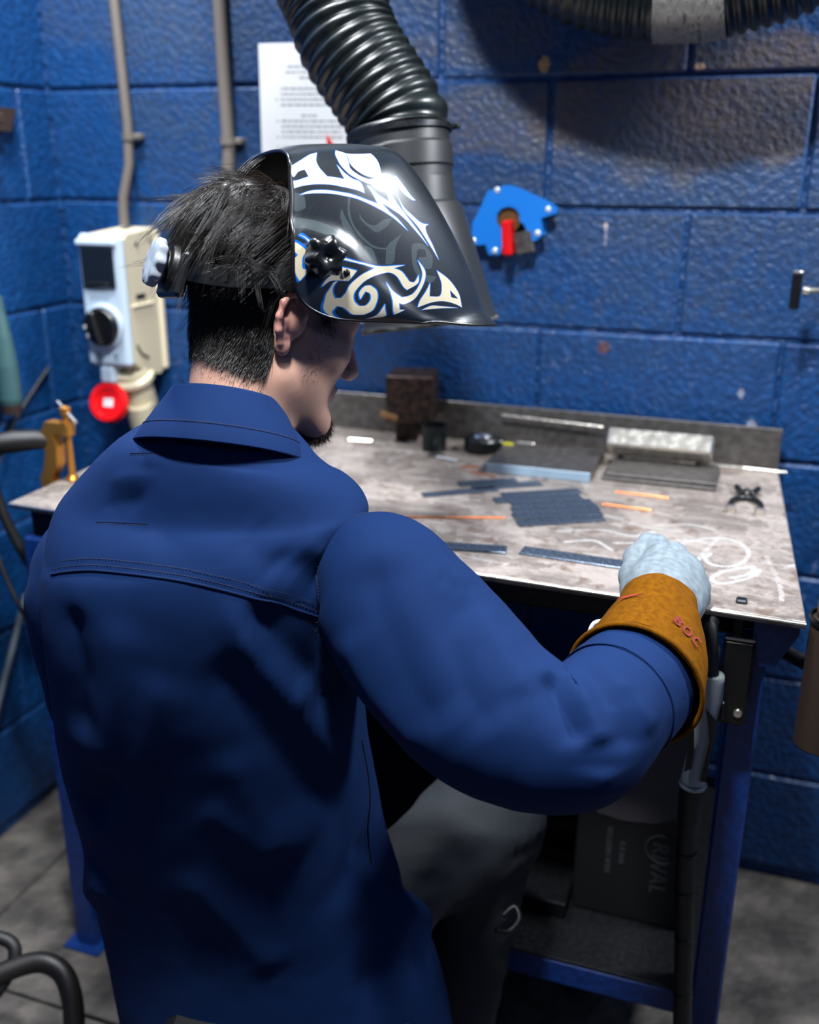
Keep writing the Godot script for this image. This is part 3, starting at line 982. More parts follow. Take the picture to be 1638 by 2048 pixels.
func build_hoses() -> void:
	var hm := mat("hose_rubber", Color(0.085, 0.115, 0.115), 0.42)
	tri(hm, 5.0)
	hm.albedo_texture = noise_tex("hose_dust", 512, 0.02, 5, Color(0.45, 0.46, 0.44), Color(1, 1, 1), false, 0.0, 61)
	hm.roughness_texture = noise_tex("hose_rough", 256, 0.02, 4, Color(0.6, 0.6, 0.6), Color(1, 1, 1), false, 0.0, 62)
	var t := thing("extraction_arm", "black corrugated fume extraction hose curving down to a dark hood", "extractor", Vector3(0.955, 1.483, 0.42))
	var o := t.position
	var path := []
	for q in [[0.70, 2.85, 0.32], [0.665, 2.45, 0.32], [0.66, 2.15, 0.325], [0.69, 1.98, 0.335], [0.735, 1.865, 0.347], [0.787, 1.778, 0.374], [0.838, 1.686, 0.390], [0.869, 1.622, 0.403], [0.918, 1.558, 0.410], [0.950, 1.515, 0.415], [0.958, 1.492, 0.420]]:
		path.append(Vector3(q[0], q[1], q[2]) - o)
	part("hose", corrugated(spline(path, 14), [0.088, 0.088, 0.088, 0.088, 0.087, 0.084, 0.079, 0.0765], 0.0185, 0.0085), hm, t)
	# collar, clamp and hood
	var ax := Vector3(0.16, -0.97, 0.10).normalized()
	var xx := ax.cross(Vector3.BACK).normalized()
	var bs := Basis(xx, -ax, xx.cross(-ax)).orthonormalized()
	part("collar", lathe([[0.076, -0.10], [0.074, -0.06], [0.074, -0.045], [0.078, -0.042], [0.078, -0.012], [0.078, -0.012], [0.0755, -0.008], [0.0755, 0.02], [0.074, 0.022]], 40), mat("hood_plastic", Color(0.12, 0.125, 0.13), 0.42), t, Vector3.ZERO, bs)
	var cl := part("hose_clamp", lathe([[0.079, -0.004], [0.0805, -0.004], [0.0805, -0.004], [0.0805, 0.004], [0.0805, 0.004], [0.079, 0.004]], 40), mat("dark_steel"), t, bs * Vector3(0, 0.012, 0), bs)
	part("clamp_screw", bevel_box(Vector3(0.022, 0.008, 0.008), 0.002), mat("dark_steel"), cl, Vector3(-0.080, 0.0, 0.02))
	# hood: round inlet lofted to a flat oblong mouth
	var rows := []
	var rings := [[-0.095, 0.077, 0.077, 2.0, 0.0], [-0.10, 0.083, 0.083, 2.0, 0.0], [-0.14, 0.086, 0.082, 2.6, 0.004], [-0.19, 0.090, 0.075, 3.4, 0.008], [-0.235, 0.094, 0.070, 4.5, 0.012], [-0.265, 0.096, 0.068, 5.0, 0.016], [-0.270, 0.100, 0.072, 5.0, 0.016], [-0.276, 0.100, 0.072, 5.0, 0.016], [-0.276, 0.093, 0.065, 5.0, 0.016], [-0.20, 0.086, 0.066, 4.0, 0.010], [-0.13, 0.075, 0.07, 2.2, 0.0]]
	for g in rings:
		var row := []
		for s in 48:
			var a := TAU * s / 48
			var c := cos(a)
			var d := sin(a)
			var rr: float = pow(pow(absf(c), g[3]) + pow(absf(d), g[3]), -1.0 / g[3])
			row.append(bs * Vector3(c * rr * g[1] - g[4], g[0], d * rr * g[2]))
		rows.append(row)
	part("hood", grid(rows, true), mat("hood_plastic"), t)
	part("hood_lip", grid([rows[5], rows[6], rows[7], rows[8]], true), mat("lip_worn", Color(0.50, 0.49, 0.47), 0.5, 0.2), t, bs * Vector3(0, -0.0015, 0))
	part("pivot_boss", lathe([[0.0, 0.0], [0.014, 0.0], [0.014, 0.0], [0.012, 0.012], [0.0, 0.014]], 16), mat("black_plastic"), t, bs * Vector3(0.01, -0.125, 0.082), bs * Basis(Vector3.RIGHT, PI / 2))
	# second hose slung along the top, bound with silver tape
	var u := thing("sagging_hose", "black corrugated hose sagging near the ceiling, bound with silver tape", "hose", Vector3(1.33, 1.71, 0.17))
	var o2 := u.position
	var p2 := []
	for q in [[0.985, 2.85], [0.97, 2.4], [0.98, 2.1], [1.005, 1.93], [1.065, 1.815], [1.165, 1.742], [1.27, 1.715], [1.33, 1.711], [1.39, 1.714], [1.50, 1.742], [1.62, 1.81], [1.70, 1.93], [1.74, 2.15], [1.75, 2.5], [1.75, 2.85]]:
		p2.append(Vector3(q[0], q[1], 0.17) - o2)
	part("hose", corrugated(spline(p2, 14), [0.078, 0.078], 0.0170, 0.008), mat("hose_rubber"), u)
	var tp := []
	for q in [[1.295, 1.712], [1.31, 1.7112], [1.33, 1.711], [1.355, 1.7115], [1.378, 1.7125], [1.392, 1.714]]:
		tp.append(Vector3(q[0], q[1], 0.17) - o2)
	var tm := mat("silver_tape", Color(0.50, 0.49, 0.47), 0.38, 0.35)
	tri(tm, 9.0)
	with_normal(tm, noise_tex("tape_creases", 256, 0.02, 3, Color.BLACK, Color.WHITE, true, 14.0, 64), 1.0)
	var sp := spline(tp, 5)
	var rr := []
	for k in sp.size():
		rr.append(0.0793 + 0.0010 * sin(k * 1.9))
	part("tape_wrap", tube(sp, rr, 40, false), tm, u)

# ---------------------------------------------------------------- things on the bench

const TOP := 0.92

func flat(at: Vector3, turn: float) -> Transform3D:
	return Transform3D(Basis(Vector3.UP, turn), at)

func strip(a: Vector2, b: Vector2, w: float, y: float, label: String, group: String) -> void:
	# a flat bar lying from a to b (x, z)
	var d := b - a
	var mid := (a + b) / 2
	var key := "strip %.3f %.3f" % [d.length(), w]
	if not block_meshes.has(key):
		block_meshes[key] = bevel_box(Vector3(d.length(), 0.003, w), 0.0006)
	single("steel_strip", block_meshes[key], mat("strip_steel"), label, "steel strip", flat(Vector3(mid.x, y + 0.0015, mid.y), -d.angle()), group)

func rod(a: Vector3, b: Vector3, r: float, m: String, called: String, label: String, category: String, group := "") -> void:
	single(called, tube([Vector3.ZERO, b - a], [r], 10), mat(m), label, category, Transform3D(Basis(), a), group)

func build_bench_things() -> void:
	var ss := mat("strip_steel", Color(0.40, 0.45, 0.51), 0.34, 0.6)
	tri(ss, 18.0, false)
	ss.albedo_texture = noise_tex("strip_marks", 256, 0.03, 4, Color(0.45, 0.47, 0.5), Color(1.0, 1.0, 1.0), false, 0.0, 71)
	ss.roughness_texture = texs["steel_rough"]
	# fan of strips lying side by side
	var names := ["rearmost strip of the fan of cut steel strips", "second strip from the rear of the fan of steel strips", "third strip from the rear in the fan of steel strips", "fourth strip from the rear in the fan of steel strips", "fifth strip from the rear in the fan of steel strips", "front strip of the fan of cut steel strips"]
	var fan := [[1.118, 0.362, 1.238, 0.292], [1.112, 0.393, 1.245, 0.322], [1.145, 0.405, 1.268, 0.343], [1.152, 0.432, 1.282, 0.368], [1.160, 0.459, 1.290, 0.392], [1.175, 0.490, 1.298, 0.418]]
	for k in fan.size():
		var q: Array = fan[k]
		strip(Vector2(q[0], q[1]), Vector2(q[2], q[3]), 0.026, TOP, names[k], "steel strips on the bench")
	strip(Vector2(0.99, 0.405), Vector2(1.10, 0.330), 0.022, TOP, "narrow steel strip touching the welder's sleeve side of the strip row", "steel strips on the bench")
	strip(Vector2(1.060, 0.340), Vector2(1.165, 0.272), 0.024, TOP, "steel strip lying between the plate and the strip fan", "steel strips on the bench")
	strip(Vector2(1.03, 0.325), Vector2(1.12, 0.268), 0.022, TOP, "steel strip nearest the tape measure", "steel strips on the bench")
	strip(Vector2(1.085, 0.622), Vector2(1.186, 0.605), 0.028, TOP, "short steel strip alone at the bench's front edge", "steel strips on the bench")
	strip(Vector2(1.207, 0.598), Vector2(1.362, 0.606), 0.030, TOP, "long steel strip pointing at the welding glove", "steel strips on the bench")
	# copper-coated filler rods
	rod(Vector3(0.98, TOP + 0.0016, 0.527), Vector3(1.15, TOP + 0.0016, 0.469), 0.0016, "copper_rod", "filler_rod", "long copper filler rod lying beside the welder's arm", "rod", "copper filler rods")
	rod(Vector3(1.286, TOP + 0.0016, 0.350), Vector3(1.366, TOP + 0.0016, 0.354), 0.0016, "copper_rod", "filler_rod", "copper filler rod lying in front of the stacked plates, closer to the glove", "rod", "copper filler rods")
	rod(Vector3(1.296, TOP + 0.0016, 0.276), Vector3(1.386, TOP + 0.0016, 0.280), 0.0016, "copper_rod", "filler_rod", "copper filler rod lying close along the stacked plates", "rod", "copper filler rods")
	rod(Vector3(1.035, TOP + 0.0016, 0.212), Vector3(1.003, TOP + 0.0016, 0.222), 0.0022, "copper_rod", "filler_rod", "stub of copper rod lying before the thick plate", "rod", "copper filler rods")
	rod(Vector3(1.08, TOP + 0.0016, 0.262), Vector3(1.03, TOP + 0.0016, 0.245), 0.0014, "copper_rod", "filler_rod", "thin copper rod end under the front of the thick plate", "rod", "copper filler rods")
	# wire leaning on the upstand
	rod(Vector3(1.035, 0.982, 0.047), Vector3(1.238, 0.977, 0.054), 0.0028, "bright_steel", "welding_wire", "straight bright steel rod leaning high on the bench's upstand", "rod")
	rod(Vector3(1.425, TOP + 0.003, 0.055), Vector3(1.575, TOP + 0.003, 0.062), 0.003, "bright_steel", "welding_wire", "bright steel rod lying along the foot of the upstand past its end", "rod")
	# thick plate with sawn bright front edge
	var p1 := thing("thick_plate", "thick steel plate with bright sawn front edge on the bench", "plate", Vector3(1.150, TOP, 0.158))
	part("plate", bevel_box(Vector3(0.192, 0.018, 0.156), 0.0015), mat("mill_steel"), p1, Vector3(0, 0.009, 0))
	part("sawn_edge", bevel_box(Vector3(0.190, 0.0165, 0.002), 0.0005), mat("sawn_zinc", Color(0.62, 0.72, 0.80), 0.5, 0.35), p1, Vector3(0, 0.009, 0.0775))
	# two thin plates under the bar
	for k in 2:
		single("thin_plate", bevel_box(Vector3(0.196 - 0.006 * k, 0.007, 0.115), 0.001), mat("mill_steel"), ["lower of two brown steel plates under the bright bar", "upper of two brown steel plates under the bright bar"][k], "plate", flat(Vector3(1.362 + 0.002 * k, TOP + 0.0035 + 0.0071 * k, 0.158 - 0.004 * k), -0.02 + 0.02 * k), "plates under the bright bar")
	# bright square bar propped on its edge against the upstand
	var bar := thing("square_bar", "bright machined square bar propped on edge against the upstand", "bar", Vector3(1.349, 0.9645, 0.106))
	part("bar", bevel_box(Vector3(0.190, 0.040, 0.040), 0.0035), mat("bright_steel"), bar, Vector3.ZERO, Basis(Vector3.RIGHT, deg_to_rad(42.0)))
	for sx in [-0.068, 0.072]:
		part("tack", bevel_box(Vector3(0.010, 0.008, 0.014), 0.002), mat("mill_steel"), bar, Vector3(sx, -0.0265, 0.0))
	# small bright offcuts
	for q in [[1.085, 0.046, 0.036, 0.012, 0.015, "bright steel offcut behind the thick plate", 0.0], [1.232, 0.075, 0.030, 0.014, 0.014, "bright steel offcut between the thick plate and the square bar", 0.1], [0.765, 0.125, 0.05, 0.010, 0.02, "flat bright offcut on the bench past the welder's chin", 0.1], [1.475, 0.065, 0.05, 0.008, 0.014, "bright offcut on the rod at the end of the upstand", 0.05]]:
		single("steel_offcut", bevel_box(Vector3(q[2], q[3], q[4]), 0.002), mat("bright_steel"), q[5], "offcut", flat(Vector3(q[0], TOP + q[3] / 2, q[1]), q[6]), "bright steel offcuts on the bench")
	# steel cube on a stub
	var cb := thing("steel_cube", "dark rusty steel cube raised on a stub by the upstand", "steel block", Vector3(0.853, TOP, 0.062))
	var cm := mat("rusty_block", Color(0.30, 0.26, 0.26), 0.5, 0.55)
	tri(cm, 9.0, false)
	cm.albedo_texture = noise_tex("block_rust", 512, 0.012, 5, Color(0.25, 0.22, 0.26), Color(1.0, 0.86, 0.72), false, 0.0, 81)
	part("block", bevel_box(Vector3(0.094, 0.094, 0.094), 0.0025), cm, cb, Vector3(0, 0.092, 0), Basis(Vector3.UP, 0.172))
	part("stub", bevel_box(Vector3(0.045, 0.046, 0.04), 0.002), cm, cb, Vector3(-0.01, 0.023, 0.0), Basis(Vector3.UP, 0.172))
	part("weld_scar", bevel_box(Vector3(0.036, 0.012, 0.003), 0.001), mat("scar_ochre", Color(0.45, 0.31, 0.16), 0.7), cb, Vector3(-0.032, 0.058, 0.053), Basis(Vector3.UP, 0.172) * Basis(Vector3.BACK, -0.25))
	# small dark pot in front of it
	var pot := thing("spray_pot", "small dark metal pot standing before the steel cube", "pot", Vector3(0.919, TOP, 0.122))
	part("pot_body", lathe([[0.0, 0.0], [0.024, 0.0], [0.024, 0.0], [0.0245, 0.048], [0.0245, 0.048], [0.022, 0.048], [0.021, 0.006], [0.0, 0.006]], 28), mat("pot_green", Color(0.10, 0.13, 0.135), 0.25, 0.5), pot)
	part("rim", lathe([[0.022, 0.047], [0.0262, 0.047], [0.0262, 0.051], [0.022, 0.051]], 28), mat("dark_steel"), pot)
	single("steel_washer", lathe([[0.008, 0.0], [0.018, 0.0], [0.018, 0.0], [0.018, 0.003], [0.018, 0.003], [0.008, 0.003]], 24), mat("bright_steel"), "bright washer lying before the dark pot", "washer", flat(Vector3(0.937, TOP, 0.168), 0.0))
	single("steel_bolt", tube([Vector3.ZERO, Vector3(0.045, 0.0, 0.014)], [0.004], 10), mat("bright_steel"), "short bright bolt lying beside the washer", "bolt", flat(Vector3(0.945, TOP + 0.0042, 0.185), 0.0))
	# tape measure
	var tm := thing("tape_measure", "round black tape measure with chrome face and yellow blade", "tape measure", Vector3(1.010, TOP, 0.097))
	part("case", lathe([[0.0, 0.0], [0.034, 0.0], [0.0365, 0.003], [0.0365, 0.024], [0.034, 0.028], [0.024, 0.030], [0.0, 0.030]], 32), mat("tape_case", Color(0.05, 0.06, 0.065), 0.35), tm)
	part("chrome_face", lathe([[0.0, 0.0], [0.020, 0.0], [0.020, 0.0], [0.018, 0.0035], [0.010, 0.0055], [0.0, 0.006]], 28), mat("chrome", Color(0.92, 0.92, 0.92), 0.12, 1.0), tm, Vector3(0, 0.030, 0))
	part("mouth", bevel_box(Vector3(0.030, 0.026, 0.030), 0.004), mat("tape_case"), tm, Vector3(0.028, 0.0135, -0.006))
	part("yellow_blade", bevel_box(Vector3(0.022, 0.016, 0.0015), 0.0004), mat("blade_yellow", Color(0.80, 0.76, 0.04), 0.4), tm, Vector3(0.052, 0.014, 0.004))
	# ring clamp near the far corner
	var rc := thing("ring_clamp", "small black sprung ring clamp lying near the bench corner", "clamp", Vector3(1.510, TOP, 0.27))
	var arc := []
	for k in 19:
		var a := deg_to_rad(-215.0 + 250.0 * k / 18.0)
		arc.append(Vector3(cos(a) * 0.024, 0.006, sin(a) * 0.042 + 0.02))
	part("jaw", tube(arc, [0.0048], 10), mat("black_plastic"), rc)
	for sx in [-1.0, 1.0]:
		part("handle", tube([Vector3(0.004 * sx, 0.007, -0.022), Vector3(0.010 * sx, 0.008, -0.045), Vector3(0.018 * sx, 0.010, -0.066)], [0.0055, 0.006, 0.005], 10), mat("dark_steel"), rc)
		part("pad", lathe([[0.0, 0.0], [0.006, 0.0], [0.006, 0.012], [0.0, 0.013]], 14), mat("bright_steel"), rc, Vector3(0.022 * sx, 0.0, 0.047))
	part("spring", tube(spline([Vector3(-0.012, 0.010, -0.03), Vector3(0.0, 0.016, -0.036), Vector3(0.012, 0.010, -0.03)], 6), [0.003], 8), mat("dark_steel"), rc)
	earth_clamp()

func earth_clamp() -> void:
	# brass earth clamp screwed on the bench's left edge, its rubber boot and cable
	var t := thing("earth_clamp", "brass screw earth clamp on the bench edge with black cable", "clamp", Vector3(0.372, TOP, 0.53))
	var c := Vector3(0, 0, 0)
	var prof := PackedVector2Array([Vector2(-0.052, -0.030), Vector2(0.004, -0.030), Vector2(0.004, -0.0125), Vector2(-0.030, -0.0125), Vector2(-0.034, 0.0), Vector2(-0.018, 0.028), Vector2(-0.016, 0.062), Vector2(-0.022, 0.085), Vector2(0.010, 0.088), Vector2(0.012, 0.105), Vector2(-0.034, 0.106), Vector2(-0.046, 0.085), Vector2(-0.040, 0.05), Vector2(-0.048, 0.02), Vector2(-0.058, 0.0)])
	part("frame", prism(prof, 0.024, 0.0), mat("brass"), t, Vector3(0, 0, -0.012))
	part("screw", tube([Vector3(0.003, 0.003, 0), Vector3(0.003, 0.13, 0)], [0.0062], 14), mat("brass"), t)
	part("screw_foot", lathe([[0.0, 0.0], [0.011, 0.0], [0.012, 0.004], [0.008, 0.010], [0.0, 0.011]], 18), mat("brass"), t, Vector3(0.003, 0.0, 0))
	part("boss", lathe([[0.0, 0.0], [0.013, 0.0], [0.013, 0.0], [0.012, 0.024], [0.0, 0.025]], 18), mat("brass"), t, Vector3(0.003, 0.084, 0))
	part("tommy_bar", tube([Vector3(-0.020, 0.138, -0.012), Vector3(0.034, 0.112, 0.014)], [0.0032], 10), mat("bright_steel"), t)
	part("head", lathe([[0.0, 0.0], [0.009, 0.0], [0.010, 0.012], [0.0, 0.016]], 16), mat("brass"), t, Vector3(0.003, 0.12, 0))
	part("rubber_boot", tube([Vector3(-0.042, 0.07, 0.0), Vector3(-0.058, 0.072, 0.012), Vector3(-0.085, 0.072, 0.034), Vector3(-0.105, 0.070, 0.050)], [0.015, 0.018, 0.020, 0.0185], 18), mat("rubber_black"), t)
	part("cable", tube(spline([Vector3(-0.100, 0.066, 0.048), Vector3(-0.115, 0.04, 0.060), Vector3(-0.112, -0.01, 0.066), Vector3(-0.095, -0.07, 0.066), Vector3(-0.06, -0.15, 0.06), Vector3(0.02, -0.28, 0.05), Vector3(0.12, -0.50, 0.06), Vector3(0.18, -0.64, 0.06), Vector3(0.26, -0.654, 0.02)], 8), [0.0095], 12), mat("rubber_black"), t)
	var s := thing("thin_lead", "thin black lead running from the left wall behind the earth clamp", "cable", Vector3(0.02, 0.90, 0.33))
	part("lead", tube(spline([Vector3(-0.012, 0.12, -0.22), Vector3(-0.008, 0.04, -0.10), Vector3(0.03, -0.03, 0.02), Vector3(0.12, -0.10, 0.16), Vector3(0.2, -0.2, 0.22), Vector3(0.30, -0.4, 0.22), Vector3(0.40, -0.63, 0.18), Vector3(0.5, -0.638, 0.15)], 8), [0.0045], 8), mat("rubber_black"), s)

# ---------------------------------------------------------------- under and beside the bench

func build_under_bench() -> void:
	var shelf := 0.2585
	var wb := thing("wire_box", "black boxed welding consumable with grey label and white lettering under the bench", "box", Vector3(1.40, shelf, 0.40))
	part("carton", bevel_box(Vector3(0.19, 0.40, 0.27), 0.004), mat("black_card", Color(0.022, 0.022, 0.024), 0.6), wb, Vector3(0, 0.20, 0))
	var lab := PackedVector2Array()
	for q in [[-0.075, 0.21], [-0.06, 0.198], [-0.02, 0.193], [0.03, 0.199], [0.062, 0.215], [0.068, 0.385], [-0.03, 0.392], [-0.075, 0.30]]:
		lab.append(Vector2(q[0], q[1]))
	part("grey_label", prism(lab, 0.001), mat("grey_card", Color(0.26, 0.25, 0.26), 0.6), wb, Vector3(0, 0, 0.1355))
	var pale := mat("faded_ink", Color(0.20, 0.20, 0.215), 0.6)
	var down := Basis(Vector3.BACK, -PI / 2)
	part("lettering", text_mesh("RIVAL", 0.026), pale, wb, Vector3(0.042, 0.115, 0.1362), down)
	part("emblem", tube(ring_points(0.026, 28), [0.0018], 6, false), pale, wb, Vector3(0.044, 0.152, 0.136))
	for k in 2:
		part("small_print", text_mesh(["WELDING WIRE", "0.8 mm"][k], 0.009), pale, wb, Vector3(-0.040 + 0.022 * k, 0.13, 0.1362), down)
	# dull trays stacked on the shelf
	for k in 2:
		var tr := thing("steel_tray", ["shallow steel tray on the bench's lower shelf", "steel bar tray behind the shallow tray under the bench"][k], "tray", Vector3(1.19, shelf, [0.50, 0.34][k]))
		var hh: float = [0.030, 0.075][k]
		part("base", bevel_box(Vector3(0.22, 0.003, 0.14), 0.001), mat("dark_steel"), tr, Vector3(0, 0.0015, 0))
		for sz in [-0.0685, 0.0685]:
			part("side", bevel_box(Vector3(0.22, hh, 0.003), 0.001), mat("dark_steel"), tr, Vector3(0, hh / 2, sz))
		for sx in [-0.1085, 0.1085]:
			part("end", bevel_box(Vector3(0.003, hh, 0.134), 0.001), mat("dark_steel"), tr, Vector3(sx, hh / 2, 0))
	var rb := thing("red_edged_box", "small pale box with red edge under the bench by the knee", "box", Vector3(1.17, shelf, 0.20))
	part("carton", bevel_box(Vector3(0.12, 0.20, 0.08), 0.003), mat("pale_card", Color(0.55, 0.50, 0.52), 0.6), rb, Vector3(0, 0.10, 0))
	part("red_stripe", bevel_box(Vector3(0.122, 0.03, 0.082), 0.003), mat("red_plastic"), rb, Vector3(0, 0.04, 0))
	torch()
	# black holster plate beside the torch
	var hp := thing("torch_holder", "black folded holder plate with bright rim hanging under the worktop edge", "holder", Vector3(1.516, 0.84, 0.690))
	part("plate", bevel_box(Vector3(0.040, 0.125, 0.010), 0.004), mat("black_plastic"), hp, Vector3(0.004, -0.03, 0))
	part("bright_rim", bevel_box(Vector3(0.038, 0.004, 0.012), 0.0015), mat("bright_steel"), hp, Vector3(0.004, 0.034, 0))
	part("bracket", bevel_box(Vector3(0.014, 0.06, 0.014), 0.002), mat("dark_steel"), hp, Vector3(0.0, 0.055, -0.012))
	part("rivet", lathe([[0.0, 0.0], [0.006, 0.0], [0.005, 0.003], [0.0, 0.0035]], 12), mat("bright_steel"), hp, Vector3(0.012, -0.072, 0.005), Basis(Vector3.RIGHT, PI / 2))

func ring_points(r: float, n: int) -> Array:
	var out := []
	for k in n + 1:
		out.append(Vector3(cos(TAU * k / n) * r, sin(TAU * k / n) * r, 0))
	return out

func torch() -> void:
	# MIG torch hung by its neck from the bench rail, cable falling to the floor
	var t := thing("welding_torch", "grey and black welding torch hanging below the bench front by its neck", "torch", Vector3(1.488, 0.755, 0.722))
	var grip := [[0.012, 0.079, 0.018, 0.0], [0.018, 0.078, 0.0175, 0.0], [0.019, 0.070, 0.0175, 0.0], [0.0185, 0.045, 0.017, 0.001], [0.0150, 0.015, 0.0165, 0.0], [0.0138, -0.010, 0.016, -0.001], [0.0145, -0.040, 0.0165, -0.003], [0.0155, -0.068, 0.017, -0.005], [0.0165, -0.080, 0.018, -0.006], [0.0165, -0.0835, 0.018, -0.006]]
	var rows := []
	for g in grip:
		var row := []
		for s in 28:
			var a := TAU * s / 28
			row.append(Vector3(cos(a) * g[0] + g[3], g[1], sin(a) * g[2]))
		rows.append(row)
	part("handle_shell", grid(rows, true, [], true, true), mat("torch_grey", Color(0.52, 0.55, 0.55), 0.5), t)
	# black soft-grip inlays on the front of the handle
	for poly in [[[0.0, 0.036], [0.016, 0.018], [0.0155, 0.004], [0.0125, -0.03], [0.0105, -0.072], [0.003, -0.072], [0.006, -0.04], [0.0085, -0.01], [0.006, 0.012]], [[-0.0150, 0.016], [-0.0115, 0.0], [-0.0085, -0.03], [-0.0095, -0.055], [-0.0185, -0.062], [-0.0172, -0.03], [-0.0155, 0.0]]]:
		var pr := PackedVector2Array()
		for q in poly:
			pr.append(Vector2(q[0], q[1]))
		part("soft_grip", prism(pr, 0.004, 0.0), mat("rubber_black"), t, Vector3(0, 0, 0.0145))
	part("end_ring", lathe([[0.0, 0.0], [0.0175, 0.0], [0.0190, 0.003], [0.0175, 0.006], [0.0, 0.006]], 28), mat("torch_grey"), t, Vector3(-0.006, -0.0925, 0))
	part("swivel", lathe([[0.0, -0.05], [0.0155, -0.05], [0.0165, -0.02], [0.0165, 0.0], [0.0, 0.0]], 24), mat("rubber_black"), t, Vector3(-0.006, -0.0925, 0))
	part("trigger", bevel_box(Vector3(0.005, 0.026, 0.010), 0.002), mat("black_plastic"), t, Vector3(0.0205, 0.03, 0.0))
	part("neck", tube(spline([Vector3(0, 0.072, 0), Vector3(-0.002, 0.10, 0), Vector3(-0.005, 0.125, -0.002), Vector3(-0.006, 0.142, -0.012), Vector3(-0.002, 0.150, -0.035), Vector3(0.004, 0.148, -0.07)], 6), [0.014, 0.0125, 0.0115, 0.0105, 0.0105, 0.0105, 0.010], 16), mat("rubber_black"), t)
	part("nozzle", tube([Vector3(0.004, 0.148, -0.07), Vector3(0.010, 0.142, -0.13)], [0.0115, 0.0095], 18), mat("copper_dull", Color(0.20, 0.22, 0.24), 0.4, 0.6), t)
	var cab := spline([Vector3(-0.006, -0.14, 0), Vector3(-0.004, -0.22, 0.0), Vector3(0.006, -0.34, 0.004), Vector3(0.018, -0.50, 0.010), Vector3(0.035, -0.64, 0.03), Vector3(0.08, -0.733, 0.08), Vector3(0.2, -0.737, 0.12)], 10)
	part("cable", tube(cab, [0.0135], 14), mat("rubber_black"), t)
	for k in [8, 14, 20, 26, 32]:
		part("cable_tie", tube([cab[k] + Vector3(0, 0.003, 0), cab[k] - Vector3(0, 0.003, 0)], [0.0148], 14), mat("dark_steel"), t)

